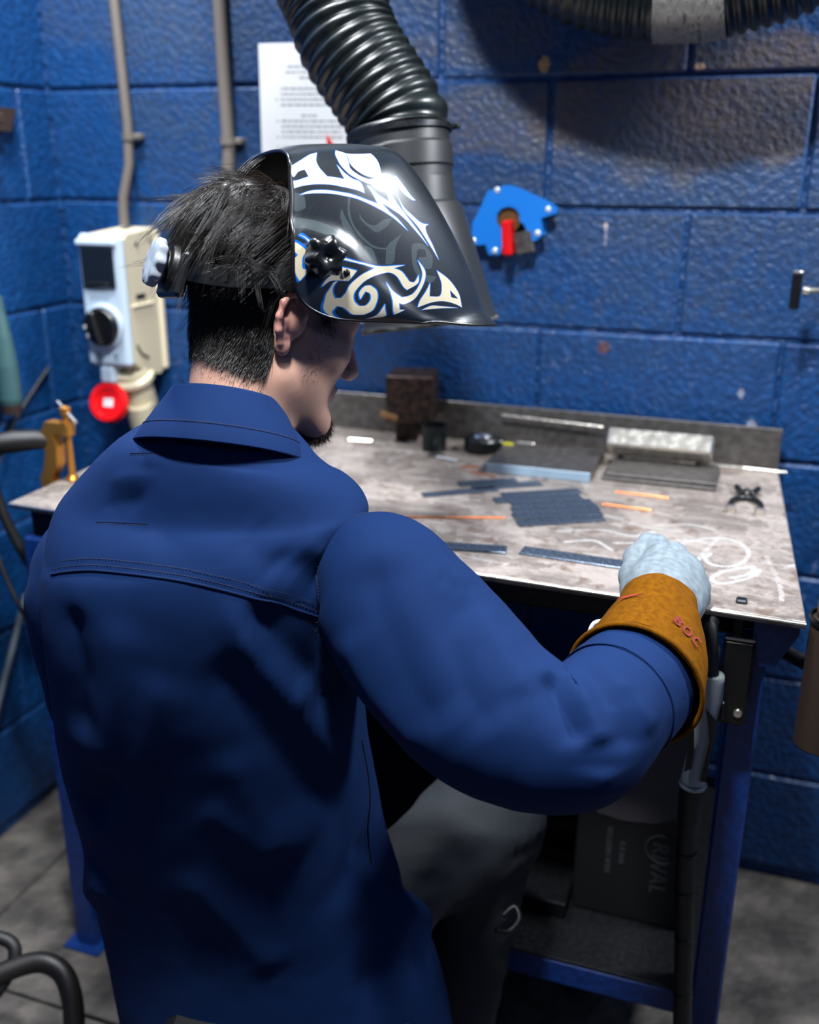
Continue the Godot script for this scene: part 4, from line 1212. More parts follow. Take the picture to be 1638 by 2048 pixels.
func build_edge_things() -> void:
	# upright pipe post with a worn wooden foot, cut by the frame on the right
	var t := thing("pipe_stand", "worn brown steel pipe on a bracket beside the bench corner", "pipe", Vector3(1.630, 0.845, 0.700))
	part("pipe", lathe([[0.0, -0.10], [0.030, -0.10], [0.031, -0.098], [0.031, 0.075], [0.031, 0.075], [0.025, 0.08], [0.024, 0.28], [0.0, 0.28]], 28), mat("pipe_brown", Color(0.23, 0.18, 0.15), 0.5, 0.35), t)
	part("joint_ring", lathe([[0.0305, -0.004], [0.0335, -0.004], [0.0335, 0.004], [0.0305, 0.004]], 28), mat("dark_steel"), t, Vector3(0, 0.078, 0))
	part("arm", tube([Vector3(-0.02, 0.0, -0.02), Vector3(-0.085, 0.010, -0.06)], [0.010], 12), mat("dark_steel"), t)
	part("wall_bracket", tube([Vector3(0.0, -0.02, -0.02), Vector3(0.05, -0.02, -0.69)], [0.012], 10), mat("dark_steel"), t)
	# things on the left wall, cut by the frame
	var s := thing("junction_cover", "brown metal bracket plate on the left block wall", "bracket", Vector3(0.0, 1.535, 0.165))
	part("plate", prism(PackedVector2Array([Vector2(-0.10, 0.022), Vector2(0.034, 0.022), Vector2(0.010, -0.022), Vector2(-0.10, -0.022)]), 0.02, 0.0), mat("pipe_brown"), s, Vector3(0.002, 0, 0), Basis(Vector3.UP, PI / 2))
	part("arm", bevel_box(Vector3(0.05, 0.02, 0.03), 0.003), mat("pipe_brown"), s, Vector3(0.03, 0.0, 0.06))
	var g := thing("hanging_tool", "grey-green gas torch body hanging on the left wall", "tool", Vector3(0.045, 1.08, 0.285))
	part("body", lathe([[0.0, -0.10], [0.022, -0.10], [0.024, -0.09], [0.024, -0.02], [0.019, 0.04], [0.012, 0.09], [0.010, 0.12], [0.0, 0.12]], 22), mat("tool_green", Color(0.20, 0.32, 0.33), 0.45), g)
	part("hook", tube(spline([Vector3(0, 0.115, 0), Vector3(0.002, 0.15, 0), Vector3(-0.02, 0.165, 0), Vector3(-0.042, 0.155, 0)], 5), [0.004], 8), mat("pipe_brown"), g)
	part("foot", lathe([[0.0, -0.022], [0.020, -0.02], [0.022, 0.0], [0.0, 0.0]], 20), mat("pipe_brown"), g, Vector3(0, -0.10, 0))
	# hoses and a brown bent tube low on the floor beside the welder
	var c := thing("gas_hose", "black gas hose looped on the floor beside the welder", "hose", Vector3(0.42, 0.0, 0.93))
	part("hose", tube(spline([Vector3(-0.30, 0.02, 0.25), Vector3(-0.16, 0.15, 0.08), Vector3(-0.06, 0.235, 0.0), Vector3(0.02, 0.235, -0.03), Vector3(0.03, 0.19, 0.0), Vector3(-0.02, 0.12, 0.08), Vector3(-0.08, 0.06, 0.2), Vector3(-0.1, 0.012, 0.5)], 8), [0.011], 12), mat("rubber_black"), c)
	var b := thing("bent_tube", "brown bent tube frame standing on the concrete beside the welder", "tube frame", Vector3(0.55, 0.0, 0.95))
	part("frame", tube(spline([Vector3(-0.40, 0.10, 0.30), Vector3(-0.20, 0.17, 0.08), Vector3(-0.09, 0.205, -0.03), Vector3(-0.03, 0.205, -0.055), Vector3(0.015, 0.17, -0.035), Vector3(0.05, 0.08, 0.02), Vector3(0.07, 0.0, 0.05)], 8), [0.017], 14), mat("tube_brown", Color(0.10, 0.085, 0.08), 0.45), b)
	part("cross_tube", tube([Vector3(-0.10, 0.02, 0.15), Vector3(0.06, 0.035, 0.035)], [0.015], 12), mat("tube_brown"), b)
	var e := thing("coiled_lead", "thin brown lead coiled on the floor beside the tube frame", "cable", Vector3(0.46, 0.0, 1.0))
	var coil := []
	for k in 40:
		var a := TAU * k / 20.0
		coil.append(Vector3(cos(a) * 0.06, 0.006 + 0.011 * (k / 20) + 0.0005 * k, sin(a) * 0.05))
	part("lead", tube(coil, [0.005], 8), mat("tube_brown"), e)
	# pipe run along the left wall near the floor
	rod(Vector3(0.055, 0.03, 0.66), Vector3(0.03, 0.55, 0.30), 0.007, "cable_grey", "wall_lead", "grey lead slanting down the left wall to the floor", "cable")

# ---------------------------------------------------------------- the welder: measured places (metres)
const HEAD_AT := Vector3(0.9649, 1.2766, 0.8923)
const HEAD_RIGHT := Vector3(0.7371, 0.1130, 0.6667)
const HEAD_UP := Vector3(0.1753, 0.9203, -0.3499)
const HEAD_FRONT := Vector3(0.6531, -0.3746, -0.6586)
var torso_mid := [Vector3(0.987, 0.299, 0.977), Vector3(0.963, 0.409, 0.961), Vector3(0.936, 0.507, 0.957), Vector3(0.919, 0.607, 0.965), Vector3(0.907, 0.753, 0.982), Vector3(0.908, 0.878, 0.991), Vector3(0.908, 0.977, 0.990), Vector3(0.911, 1.032, 0.983), Vector3(0.922, 1.081, 0.978), Vector3(0.936, 1.125, 0.980), Vector3(0.943, 1.155, 0.978), Vector3(0.949, 1.176, 0.979)]
var torso_wide := [0.236, 0.234, 0.221, 0.204, 0.199, 0.192, 0.19, 0.19, 0.186, 0.148, 0.107, 0.075]
var torso_deep := [0.115, 0.118, 0.12, 0.122, 0.126, 0.134, 0.138, 0.128, 0.102, 0.083, 0.071, 0.066]
var yoke_seam := [Vector3(0.781, 1.025, 1.101), Vector3(0.829, 1.038, 1.109), Vector3(0.860, 1.041, 1.108), Vector3(0.926, 1.047, 1.114), Vector3(0.981, 1.042, 1.106), Vector3(1.031, 1.029, 1.092), Vector3(1.073, 1.006, 1.062), Vector3(1.098, 0.975, 1.015)]
var patch_seams := [[Vector3(0.869, 1.156, 1.047), Vector3(0.898, 1.160, 1.049), Vector3(0.925, 1.162, 1.047)], [Vector3(0.834, 1.084, 1.075), Vector3(0.866, 1.085, 1.074), Vector3(0.903, 1.088, 1.074)]]
var side_seam := [Vector3(1.112, 0.799, 0.964), Vector3(1.115, 0.741, 0.959), Vector3(1.120, 0.691, 0.969), Vector3(1.123, 0.632, 0.969)]
var arm_seam := [Vector3(1.140, 1.101, 0.951), Vector3(1.142, 1.093, 0.998), Vector3(1.142, 1.077, 1.038), Vector3(1.137, 1.049, 1.061), Vector3(1.132, 1.020, 1.074), Vector3(1.128, 0.991, 1.080), Vector3(1.127, 0.959, 1.087), Vector3(1.130, 0.922, 1.088)]
var sleeve_path := [Vector3(1.081, 1.038, 0.973), Vector3(1.129, 1.027, 0.991), Vector3(1.168, 0.995, 1.009), Vector3(1.220, 0.955, 1.028), Vector3(1.274, 0.924, 1.049), Vector3(1.324, 0.910, 1.059), Vector3(1.365, 0.907, 1.057), Vector3(1.383, 0.914, 1.031), Vector3(1.393, 0.917, 0.999), Vector3(1.411, 0.917, 0.942)]
var sleeve_radius := [0.045, 0.078, 0.088, 0.091, 0.087, 0.079, 0.071, 0.068, 0.066, 0.064]
var cuff_path := [Vector3(1.397, 0.917, 0.984), Vector3(1.405, 0.918, 0.958), Vector3(1.412, 0.919, 0.931), Vector3(1.418, 0.920, 0.912)]
var gauntlet_path := [Vector3(1.412, 0.918, 0.943), Vector3(1.416, 0.921, 0.920), Vector3(1.419, 0.930, 0.895), Vector3(1.421, 0.940, 0.868), Vector3(1.422, 0.950, 0.836), Vector3(1.422, 0.959, 0.805)]
var far_sleeve_path := [Vector3(0.830, 1.015, 1.001), Vector3(0.789, 0.994, 1.001), Vector3(0.773, 0.958, 1.009), Vector3(0.762, 0.895, 1.008), Vector3(0.762, 0.813, 0.999), Vector3(0.764, 0.738, 0.970)]
# folds: line, height (metres, below zero for a valley), width
var torso_folds := [
	[[Vector3(1.002, 1.040, 1.102), Vector3(1.021, 0.988, 1.100), Vector3(1.043, 0.946, 1.090), Vector3(1.065, 0.904, 1.067), Vector3(1.083, 0.841, 1.044), Vector3(1.107, 0.736, 0.988)], 0.010, 0.016],
	[[Vector3(1.030, 1.031, 1.091), Vector3(1.056, 0.972, 1.078), Vector3(1.087, 0.915, 1.049), Vector3(1.101, 0.879, 1.014)], -0.012, 0.024],
	[[Vector3(0.993, 0.973, 1.115), Vector3(1.026, 0.898, 1.097), Vector3(1.057, 0.825, 1.069), Vector3(1.093, 0.719, 1.018)], -0.007, 0.026],
	[[Vector3(1.067, 0.909, 1.071), Vector3(1.084, 0.906, 1.043)], 0.006, 0.010],
	[[Vector3(1.043, 1.074, 1.067), Vector3(1.071, 1.051, 1.054), Vector3(1.090, 1.022, 1.034)], -0.005, 0.018],
	[[Vector3(1.010, 1.087, 1.068), Vector3(1.055, 1.049, 1.070)], -0.004, 0.020],
	[[Vector3(1.068, 1.081, 1.046), Vector3(1.090, 1.052, 1.020)], 0.004, 0.014],
	[[Vector3(1.100, 0.963, 1.006), Vector3(1.092, 0.931, 1.032), Vector3(1.095, 0.889, 1.034)], 0.006, 0.012],
	[[Vector3(0.902, 1.005, 1.129), Vector3(0.880, 0.903, 1.136), Vector3(0.832, 0.781, 1.121)], 0.006, 0.030],
	[[Vector3(0.829, 1.009, 1.123), Vector3(0.830, 0.922, 1.132), Vector3(0.814, 0.821, 1.128)], -0.010, 0.020],
	[[Vector3(0.945, 0.942, 1.129), Vector3(0.885, 0.791, 1.118)], 0.006, 0.030],
	[[Vector3(0.999, 0.850, 1.109), Vector3(1.023, 0.748, 1.084), Vector3(1.057, 0.679, 1.054)], 0.006, 0.030],
	[[Vector3(0.791, 0.703, 1.102), Vector3(0.854, 0.787, 1.123)], -0.016, 0.022],
	[[Vector3(0.741, 0.538, 1.042), Vector3(0.796, 0.600, 1.091)], 0.014, 0.030],
	[[Vector3(1.103, 0.639, 1.014), Vector3(1.143, 0.557, 0.945), Vector3(1.161, 0.467, 0.885)], 0.016, 0.040],
	[[Vector3(1.104, 0.683, 1.014), Vector3(1.138, 0.606, 0.949), Vector3(1.136, 0.519, 0.880)], -0.016, 0.030],
	[[Vector3(1.108, 0.481, 1.033), Vector3(1.175, 0.480, 0.938)], -0.012, 0.035],
	[[Vector3(0.960, 0.773, 1.105), Vector3(1.011, 0.714, 1.089), Vector3(1.039, 0.687, 1.071)], 0.005, 0.020],
	[[Vector3(0.898, 1.154, 1.054), Vector3(0.895, 1.123, 1.064), Vector3(0.867, 1.088, 1.074)], -0.003, 0.012],
	[[Vector3(0.845, 1.127, 1.059), Vector3(0.912, 1.140, 1.059)], 0.003, 0.012],
	[[Vector3(0.838, 1.100, 1.068), Vector3(0.897, 1.113, 1.068)], -0.003, 0.012],
	[[Vector3(0.914, 0.661, 1.100), Vector3(0.978, 0.574, 1.080), Vector3(1.028, 0.500, 1.065)], 0.006, 0.030],
]
var sleeve_folds := [
	[[Vector3(1.171, 1.110, 0.982), Vector3(1.224, 1.083, 1.018), Vector3(1.256, 1.059, 1.039)], 0.005, 0.018],
	[[Vector3(1.149, 1.080, 1.045), Vector3(1.175, 1.026, 1.079), Vector3(1.217, 0.970, 1.108), Vector3(1.258, 0.929, 1.120)], -0.009, 0.030],
	[[Vector3(1.136, 1.008, 1.077), Vector3(1.173, 0.945, 1.110), Vector3(1.234, 0.905, 1.126)], 0.007, 0.022],
	[[Vector3(1.257, 1.059, 1.049), Vector3(1.245, 1.023, 1.084), Vector3(1.270, 0.978, 1.114), Vector3(1.309, 0.942, 1.125)], -0.007, 0.026],
	[[Vector3(1.265, 1.049, 1.050), Vector3(1.299, 1.012, 1.075), Vector3(1.332, 0.974, 1.106)], 0.006, 0.018],
	[[Vector3(1.340, 0.984, 1.065), Vector3(1.362, 0.969, 1.097), Vector3(1.385, 0.937, 1.112)], -0.013, 0.013],
	[[Vector3(1.356, 0.984, 1.048), Vector3(1.379, 0.960, 1.083), Vector3(1.395, 0.929, 1.100)], 0.009, 0.013],
	[[Vector3(1.377, 0.984, 1.024), Vector3(1.402, 0.954, 1.044), Vector3(1.424, 0.916, 1.050)], 0.006, 0.014],
	[[Vector3(1.366, 0.979, 1.030), Vector3(1.396, 0.955, 1.068), Vector3(1.410, 0.916, 1.083)], -0.006, 0.012],
	[[Vector3(1.396, 0.920, 1.103), Vector3(1.395, 0.883, 1.106)], 0.006, 0.014],
	[[Vector3(1.222, 1.073, 1.045), Vector3(1.248, 1.066, 1.044)], -0.004, 0.010],
]

func folded(v: PackedVector3Array, n: PackedVector3Array, folds: Array, ripple: float) -> PackedVector3Array:
	var out := v.duplicate()
	var fn := FastNoiseLite.new()
	fn.seed = 17
	fn.frequency = 6.0
	fn.fractal_octaves = 3
	var boxes := []
	for f in folds:
		var b := AABB(f[0][0], Vector3.ZERO)
		for q in f[0]:
			b = b.expand(q)
		boxes.append(b.grow(float(f[2]) * 2.4 + 0.02))
	for k in v.size():
		var p := v[k]
		var h := fn.get_noise_3dv(p) * ripple + fn.get_noise_3dv(p * Vector3(5.0, 3.0, 5.0) + Vector3(7, 7, 7)) * ripple * 0.22
		for j in folds.size():
			if not boxes[j].has_point(p):
				continue
			var line: Array = folds[j][0]
			var best := 9.0
			var along := 0.0
			for s in line.size() - 1:
				var a: Vector3 = line[s]
				var ab: Vector3 = line[s + 1] - a
				var t := clampf((p - a).dot(ab) / ab.length_squared(), 0.0, 1.0)
				var off := p - a - ab * t
				off -= n[k] * off.dot(n[k])      # measured along the cloth
				var d := off.length()
				if d < best:
					best = d
					along = (s + t) / (line.size() - 1)
			var w: float = folds[j][2]
			var fade := smoothstep(0.0, 0.18, along) * (1.0 - smoothstep(0.82, 1.0, along))
			h += float(folds[j][1]) * exp(-pow(best / w, 1.45)) * fade
		out[k] = p + n[k] * h
	return out

func cloth_grid(rows: Array, uvs: Array, folds: Array, ripple: float) -> ArrayMesh:
	# a closed tube of cloth with its folds pressed in
	var base := grid(rows, true, uvs)
	var arr := base.surface_get_arrays(0)
	var v: PackedVector3Array = folded(arr[Mesh.ARRAY_VERTEX], arr[Mesh.ARRAY_NORMAL], folds, ripple)
	return smooth_mesh(v, arr[Mesh.ARRAY_INDEX], arr[Mesh.ARRAY_TEX_UV])

func cr(p: Array, v: float):
	var n := p.size()
	var k := clampi(int(floor(v)), 0, n - 2)
	var t := v - k
	var a = p[maxi(k - 1, 0)]
	var b = p[k]
	var c = p[k + 1]
	var d = p[mini(k + 2, n - 1)]
	return 0.5 * ((2.0 * b) + (c - a) * t + (2.0 * a - 5.0 * b + 4.0 * c - d) * t * t + (3.0 * b - a - 3.0 * c + d) * t * t * t)

func torso_ring(v: float, n: int, grow := 0.0) -> Array:
	var c: Vector3 = cr(torso_mid, v)
	var t: Vector3 = (cr(torso_mid, minf(v + 0.2, 11.0)) - cr(torso_mid, maxf(v - 0.2, 0.0))).normalized()
	var x := Vector3(0.985, 0.03, -0.17).lerp(Vector3(0.98, 0.13, -0.084), clampf(v / 7.0, 0.0, 1.0))
	x = x.lerp(Vector3(0.98, -0.12, -0.084), clampf((v - 7.0) / 3.0, 0.0, 1.0)).normalized()
	var z := x.cross(t).normalized()
	var a: float = cr(torso_wide, v) + grow
	var b: float = cr(torso_deep, v) + grow
	var row := []
	for k in n:
		var an := TAU * k / n
		var co := cos(an)
		var si := sin(an)
		var rr := pow(pow(absf(co), 2.3) + pow(absf(si), 2.3), -1.0 / 2.3)
		row.append(c + x * co * rr * a + z * si * rr * b)
	return row

func tube_rows(path: Array, radii: Array, steps: int, sides: int, squash := 1.0) -> Array:
	# [rows, uvs] of a cloth tube through path; radii one per point
	var pts := spline(path, steps)
	var rr := spline(radii, steps)
	var fr := frames(pts)
	var rows := []
	var uvs := []
	var len := 0.0
	for k in pts.size():
		if k > 0:
			len += pts[k].distance_to(pts[k - 1])
		var row := []
		var uv := []
		for s in sides:
			var a := -TAU * s / sides
			row.append(pts[k] + (fr[k].x * cos(a) + fr[k].y * sin(a) * squash) * rr[k])
			uv.append(Vector2(0.5 * s / sides, len))
		rows.append(row)
		uvs.append(uv)
	return [rows, uvs]

func in_torso(p: Vector3) -> bool:
	var bv := 0.0
	var bd := 9.0
	for k in 89:
		var v := 11.0 * k / 88.0
		var c: Vector3 = cr(torso_mid, v)
		var d := c.distance_to(p)
		if d < bd:
			bd = d
			bv = v
	var ring := torso_ring(bv, 40)
	var c: Vector3 = cr(torso_mid, bv)
	var x: Vector3 = ring[0] - c
	var z: Vector3 = ring[10] - c
	var dx := absf((p - c).dot(x)) / x.length_squared()
	var dz := absf((p - c).dot(z)) / z.length_squared()
	return pow(dx, 2.3) + pow(dz, 2.3) < 1.0

func arm_line(rows: Array) -> Array:
	# where the sleeve leaves the body of the jacket, on the side of the back
	var out := []
	var n: int = rows[0].size()
	for s in range(0, n, 3):
		for r in range(4, rows.size() / 2):
			var p: Vector3 = rows[r][s]
			if not in_torso(p):
				out.append(p)
				break
	# keep the run that crosses the shoulder and the back, in order round the sleeve
	var start := 0
	for k in out.size():
		if out[k].z < out[start].z:
			start = k
	var keep := []
	for k in out.size():
		var p: Vector3 = out[(start + k) % out.size()]
		if p.y > 0.90 and (p.z > 0.93 or p.y > 1.0):
			keep.append(p)
	return keep

func nearest_on(arr: Array, p: Vector3) -> Array:
	var v: PackedVector3Array = arr[Mesh.ARRAY_VERTEX]
	var best := 0
	var bd := 1e9
	for k in v.size():
		var d := v[k].distance_squared_to(p)
		if d < bd:
			bd = d
			best = k
	var n: Vector3 = arr[Mesh.ARRAY_NORMAL][best]
	return [p + n * (v[best] - p).dot(n), n]

func seam(mesh: ArrayMesh, line: Array, r: float, offsets: Array, parent: Node3D, m: Material) -> void:
	# a raised welt along a line on the cloth, and rows of stitches beside it
	var arr := mesh.surface_get_arrays(0)
	var pts := []
	var nor := []
	for q in spline(line, 7):
		var h := nearest_on(arr, q)
		pts.append(h[0] + h[1] * r * 0.2)
		nor.append(h[1])
	part("seam", tube(pts, [r], 8), m, parent)
	for off in offsets:
		var list := []
		var dash := []
		for k in pts.size() - 1:
			var t: Vector3 = (pts[k + 1] - pts[k]).normalized()
			var sd: Vector3 = t.cross(nor[k]).normalized()
			var sd2: Vector3 = t.cross(nor[k + 1]).normalized()
			var a: Vector3 = pts[k] + sd * float(off)
			var b: Vector3 = pts[k + 1] + sd2 * float(off)
			var n := maxi(1, int(a.distance_to(b) / 0.0034))
			for j in n:
				var p0 := a.lerp(b, (j + 0.12) / n)
				var p1 := a.lerp(b, (j + 0.80) / n)
				list.append([p0, p1, nor[k]])
		part("stitching", stitch_mesh(list), mat("jacket_thread"), parent)

func stitch_mesh(list: Array) -> ArrayMesh:
	var v := PackedVector3Array()
	var idx := PackedInt32Array()
	for e in list:
		var a: Vector3 = e[0]
		var b: Vector3 = e[1]
		var n: Vector3 = e[2]
		var sd := (b - a).cross(n).normalized() * 0.00045
		var s := v.size()
		v.append_array([a - sd, a + sd, b + sd, b - sd, (a + b) / 2 + n * 0.0007])
		idx.append_array([s, s + 4, s + 1, s + 1, s + 4, s + 2, s + 2, s + 4, s + 3, s + 3, s + 4, s])
	return smooth_mesh(v, idx)

func twill_texture() -> ImageTexture:
	var n := 64
	var im := Image.create(n, n, false, Image.FORMAT_RGB8)
	for y in n:
		for x in n:
			var s := 0.5 + 0.5 * sin(TAU * 8.0 * (x + y) / n)
			s = s * 0.8 + 0.2 * (0.5 + 0.5 * sin(TAU * 16.0 * (x - y * 0.5) / n))
			im.set_pixel(x, y, Color(s, s, s))
	return ImageTexture.create_from_image(im)

# ---- head

class HeadField extends Field:
	var neck := Vector3.ZERO
	var hair := FastNoiseLite.new()
	func dist(q: Vector3) -> float:
		var p := Vector3(absf(q.x), q.y, q.z)
		var d := ellipsoid(p, Vector3(0, 0.045, 0.004), Vector3(0.0745, 0.087, 0.0965))
		d = smin(d, ellipsoid(p, Vector3(0, -0.008, -0.046), Vector3(0.061, 0.080, 0.052)), 0.03)
		d = smin(d, capsule(p, Vector3(0.050, -0.052, -0.006), Vector3(0.017, -0.090, -0.078), 0.019, 0.0175), 0.030)
		d = smin(d, capsule(p, Vector3(0.0, -0.091, -0.084), Vector3(0.010, -0.092, -0.082), 0.0165, 0.015), 0.018)
		d = smin(d, capsule(p, Vector3(0.0, -0.060, -0.03), Vector3(0.03, -0.05, -0.03), 0.035, 0.030), 0.03)
		d = smin(d, capsule(p, Vector3(0.050, -0.012, -0.062), Vector3(0.058, -0.006, -0.03), 0.019, 0.013), 0.022)
		d = smin(d, capsule(p, Vector3(0.0, 0.028, -0.089), Vector3(0.040, 0.030, -0.076), 0.0125, 0.010), 0.014)
		# eye sockets and lids
		d = -smin(-d, ellipsoid(p, Vector3(0.032, 0.008, -0.103), Vector3(0.019, 0.013, 0.017)), 0.012)
		d = smin(d, ellipsoid(p, Vector3(0.032, 0.007, -0.080), Vector3(0.0145, 0.0115, 0.0125)), 0.004)
		# nose
		d = smin(d, capsule(p, Vector3(0, 0.020, -0.094), Vector3(0, -0.017, -0.112), 0.0075, 0.0095), 0.009)
		d = smin(d, ellipsoid(p, Vector3(0, -0.022, -0.1115), Vector3(0.0115, 0.0095, 0.0115)), 0.008)
		d = smin(d, ellipsoid(p, Vector3(0.0115, -0.0265, -0.1015), Vector3(0.0068, 0.0068, 0.010)), 0.006)
		d = -smin(-d, capsule(p, Vector3(0.006, -0.033, -0.108), Vector3(0.008, -0.032, -0.101), 0.003, 0.003), 0.003)
		# lips and the fold between
		d = smin(d, capsule(p, Vector3(0, -0.0465, -0.0995), Vector3(0.019, -0.0515, -0.0895), 0.0050, 0.003), 0.008)
		d = smin(d, capsule(p, Vector3(0, -0.0575, -0.0975), Vector3(0.017, -0.0545, -0.0890), 0.0055, 0.003), 0.008)
		d = -smin(-d, capsule(p, Vector3(0, -0.0525, -0.1050), Vector3(0.021, -0.0530, -0.0935), 0.0012, 0.001), 0.003)
		# neck, with the muscle running down from behind the ear
		d = smin(d, capsule(q, Vector3(0, -0.028, 0.028), neck, 0.052, 0.060), 0.035)
		d = smin(d, capsule(p, Vector3(0.050, -0.025, 0.022), Vector3(0.022, neck.y * 0.9, neck.z - 0.05), 0.013, 0.014), 0.02)
		return d
	func scalp(p: Vector3) -> float:
		# how far inside the hair line, in metres (below zero outside)
		var x := absf(p.x)
		var back := p.y + 0.066 - 0.25 * maxf(0.0, 0.03 - p.z) + 0.10 * x
		if p.z > 0.012:
			return minf(back, p.y + 0.075)
		# above the ear and the temple
		var over := p.y - 0.036 - 0.9 * maxf(0.0, -p.z - 0.055)
		# side burn in front of the ear
		var burn := minf(p.y - 0.010, 0.009 - absf(p.z + 0.036 + p.y * 0.08))
		return maxf(over, burn) if x > 0.03 else over
	func tint(p: Vector3) -> Color:
		var skin := Color(0.43, 0.238, 0.172)
		var x := absf(p.x)
		# redder nose, lips, ears; thin beard on jaw and chin
		var nose := clampf(1.0 - p.distance_to(Vector3(0, -0.022, -0.112)) / 0.028, 0.0, 1.0)
		var c := skin.lerp(Color(0.55, 0.24, 0.19), nose * 0.55)
		if absf(p.y + 0.053) < 0.010 and p.z < -0.092 and x < 0.021:
			c = c.lerp(Color(0.36, 0.12, 0.11), 0.75)
		var n := hair.get_noise_3dv(p * 1.0) * 0.5 + 0.5
		var jaw := smoothstep(-0.020, -0.060, p.y) * smoothstep(0.010, -0.025, p.z) * smoothstep(-0.125, -0.105, p.y)
		c = c.lerp(Color(0.16, 0.10, 0.075), jaw * (0.12 + 0.30 * n))
		var mou := clampf(1.0 - absf(p.y + 0.040) / 0.007, 0.0, 1.0) * clampf((0.026 - x) / 0.01, 0.0, 1.0) * smoothstep(-0.085, -0.095, p.z)
		c = c.lerp(Color(0.10, 0.06, 0.05), mou * 0.5)
		var burn := smoothstep(0.0, 0.012, 0.022 - absf(p.z + 0.038)) * smoothstep(-0.055, -0.01, p.y) * smoothstep(0.05, 0.0, p.y)
		c = c.lerp(Color(0.12, 0.08, 0.06), burn * 0.3 * n)
		var s := scalp(p)
		c = c.lerp(Color(0.030, 0.022, 0.018), smoothstep(-0.010, 0.014, s + (n - 0.5) * 0.014))
		return c

class EarField extends Field:
	var rim := []
	func dist(p: Vector3) -> float:
		var d := ellipsoid(p, Vector3(0.0745, 0.004, 0.0095), Vector3(0.0050, 0.028, 0.0145))
		for k in rim.size() - 1:
			d = smin(d, capsule(p, rim[k], rim[k + 1], 0.0036, 0.0036), 0.004)
		d = smin(d, capsule(p, Vector3(0.0765, 0.022, 0.010), Vector3(0.0815, 0.004, 0.0165), 0.0032, 0.0034), 0.004)
		d = smin(d, capsule(p, Vector3(0.0815, 0.004, 0.0165), Vector3(0.0800, -0.012, 0.0100), 0.0034, 0.0030), 0.004)
		d = smin(d, ellipsoid(p, Vector3(0.0765, -0.0245, 0.0075), Vector3(0.0052, 0.0095, 0.0085)), 0.006)
		d = smin(d, ellipsoid(p, Vector3(0.0755, -0.002, -0.0035), Vector3(0.0045, 0.0065, 0.0040)), 0.004)
		# bowl
		d = -smin(-d, ellipsoid(p, Vector3(0.0825, -0.002, 0.0065), Vector3(0.0075, 0.0100, 0.0065)), 0.004)
		d = smin(d, capsule(p, Vector3(0.064, 0.004, 0.002), Vector3(0.070, 0.002, 0.006), 0.018, 0.014), 0.008)
		return d
	func tint(p: Vector3) -> Color:
		return Color(0.48, 0.26, 0.20).lerp(Color(0.47, 0.19, 0.15), clampf((p.x - 0.076) * 60.0, 0.0, 0.6))

func head_basis() -> Basis:
	return Basis(HEAD_RIGHT, HEAD_UP, -HEAD_FRONT)

func strand(v: PackedVector3Array, idx: PackedInt32Array, pts: Array, w: float) -> void:
	# one lock: a three-sided spine tapering to its tip
	var s := v.size()
	var n := pts.size()
	for k in n:
		var t: Vector3 = (pts[mini(k + 1, n - 1)] - pts[maxi(k - 1, 0)]).normalized()
		var a := t.cross(Vector3(0.31, 0.52, 0.79)).normalized()
		var b := t.cross(a)
		var r := w * (1.0 - 0.92 * pow(float(k) / (n - 1), 1.5))
		for j in 3:
			var an := TAU * j / 3.0
			v.append(pts[k] + (a * cos(an) + b * sin(an)) * r)
	for k in n - 1:
		for j in 3:
			var p := s + k * 3 + j
			var q := s + k * 3 + (j + 1) % 3
			idx.append_array([p, q, p + 3, q, q + 3, p + 3])

class HairField extends Field:
	var n := FastNoiseLite.new()
	func dist(p: Vector3) -> float:
		var d := ellipsoid(p, Vector3(0, 0.078, 0.030), Vector3(0.078, 0.062, 0.088))
		d = smin(d, ellipsoid(p, Vector3(0.004, 0.094, 0.052), Vector3(0.062, 0.046, 0.060)), 0.02)
		d = smin(d, ellipsoid(p, Vector3(0.034, 0.085, 0.045), Vector3(0.045, 0.042, 0.055)), 0.02)
		return d + n.get_noise_3dv(p) * 0.010

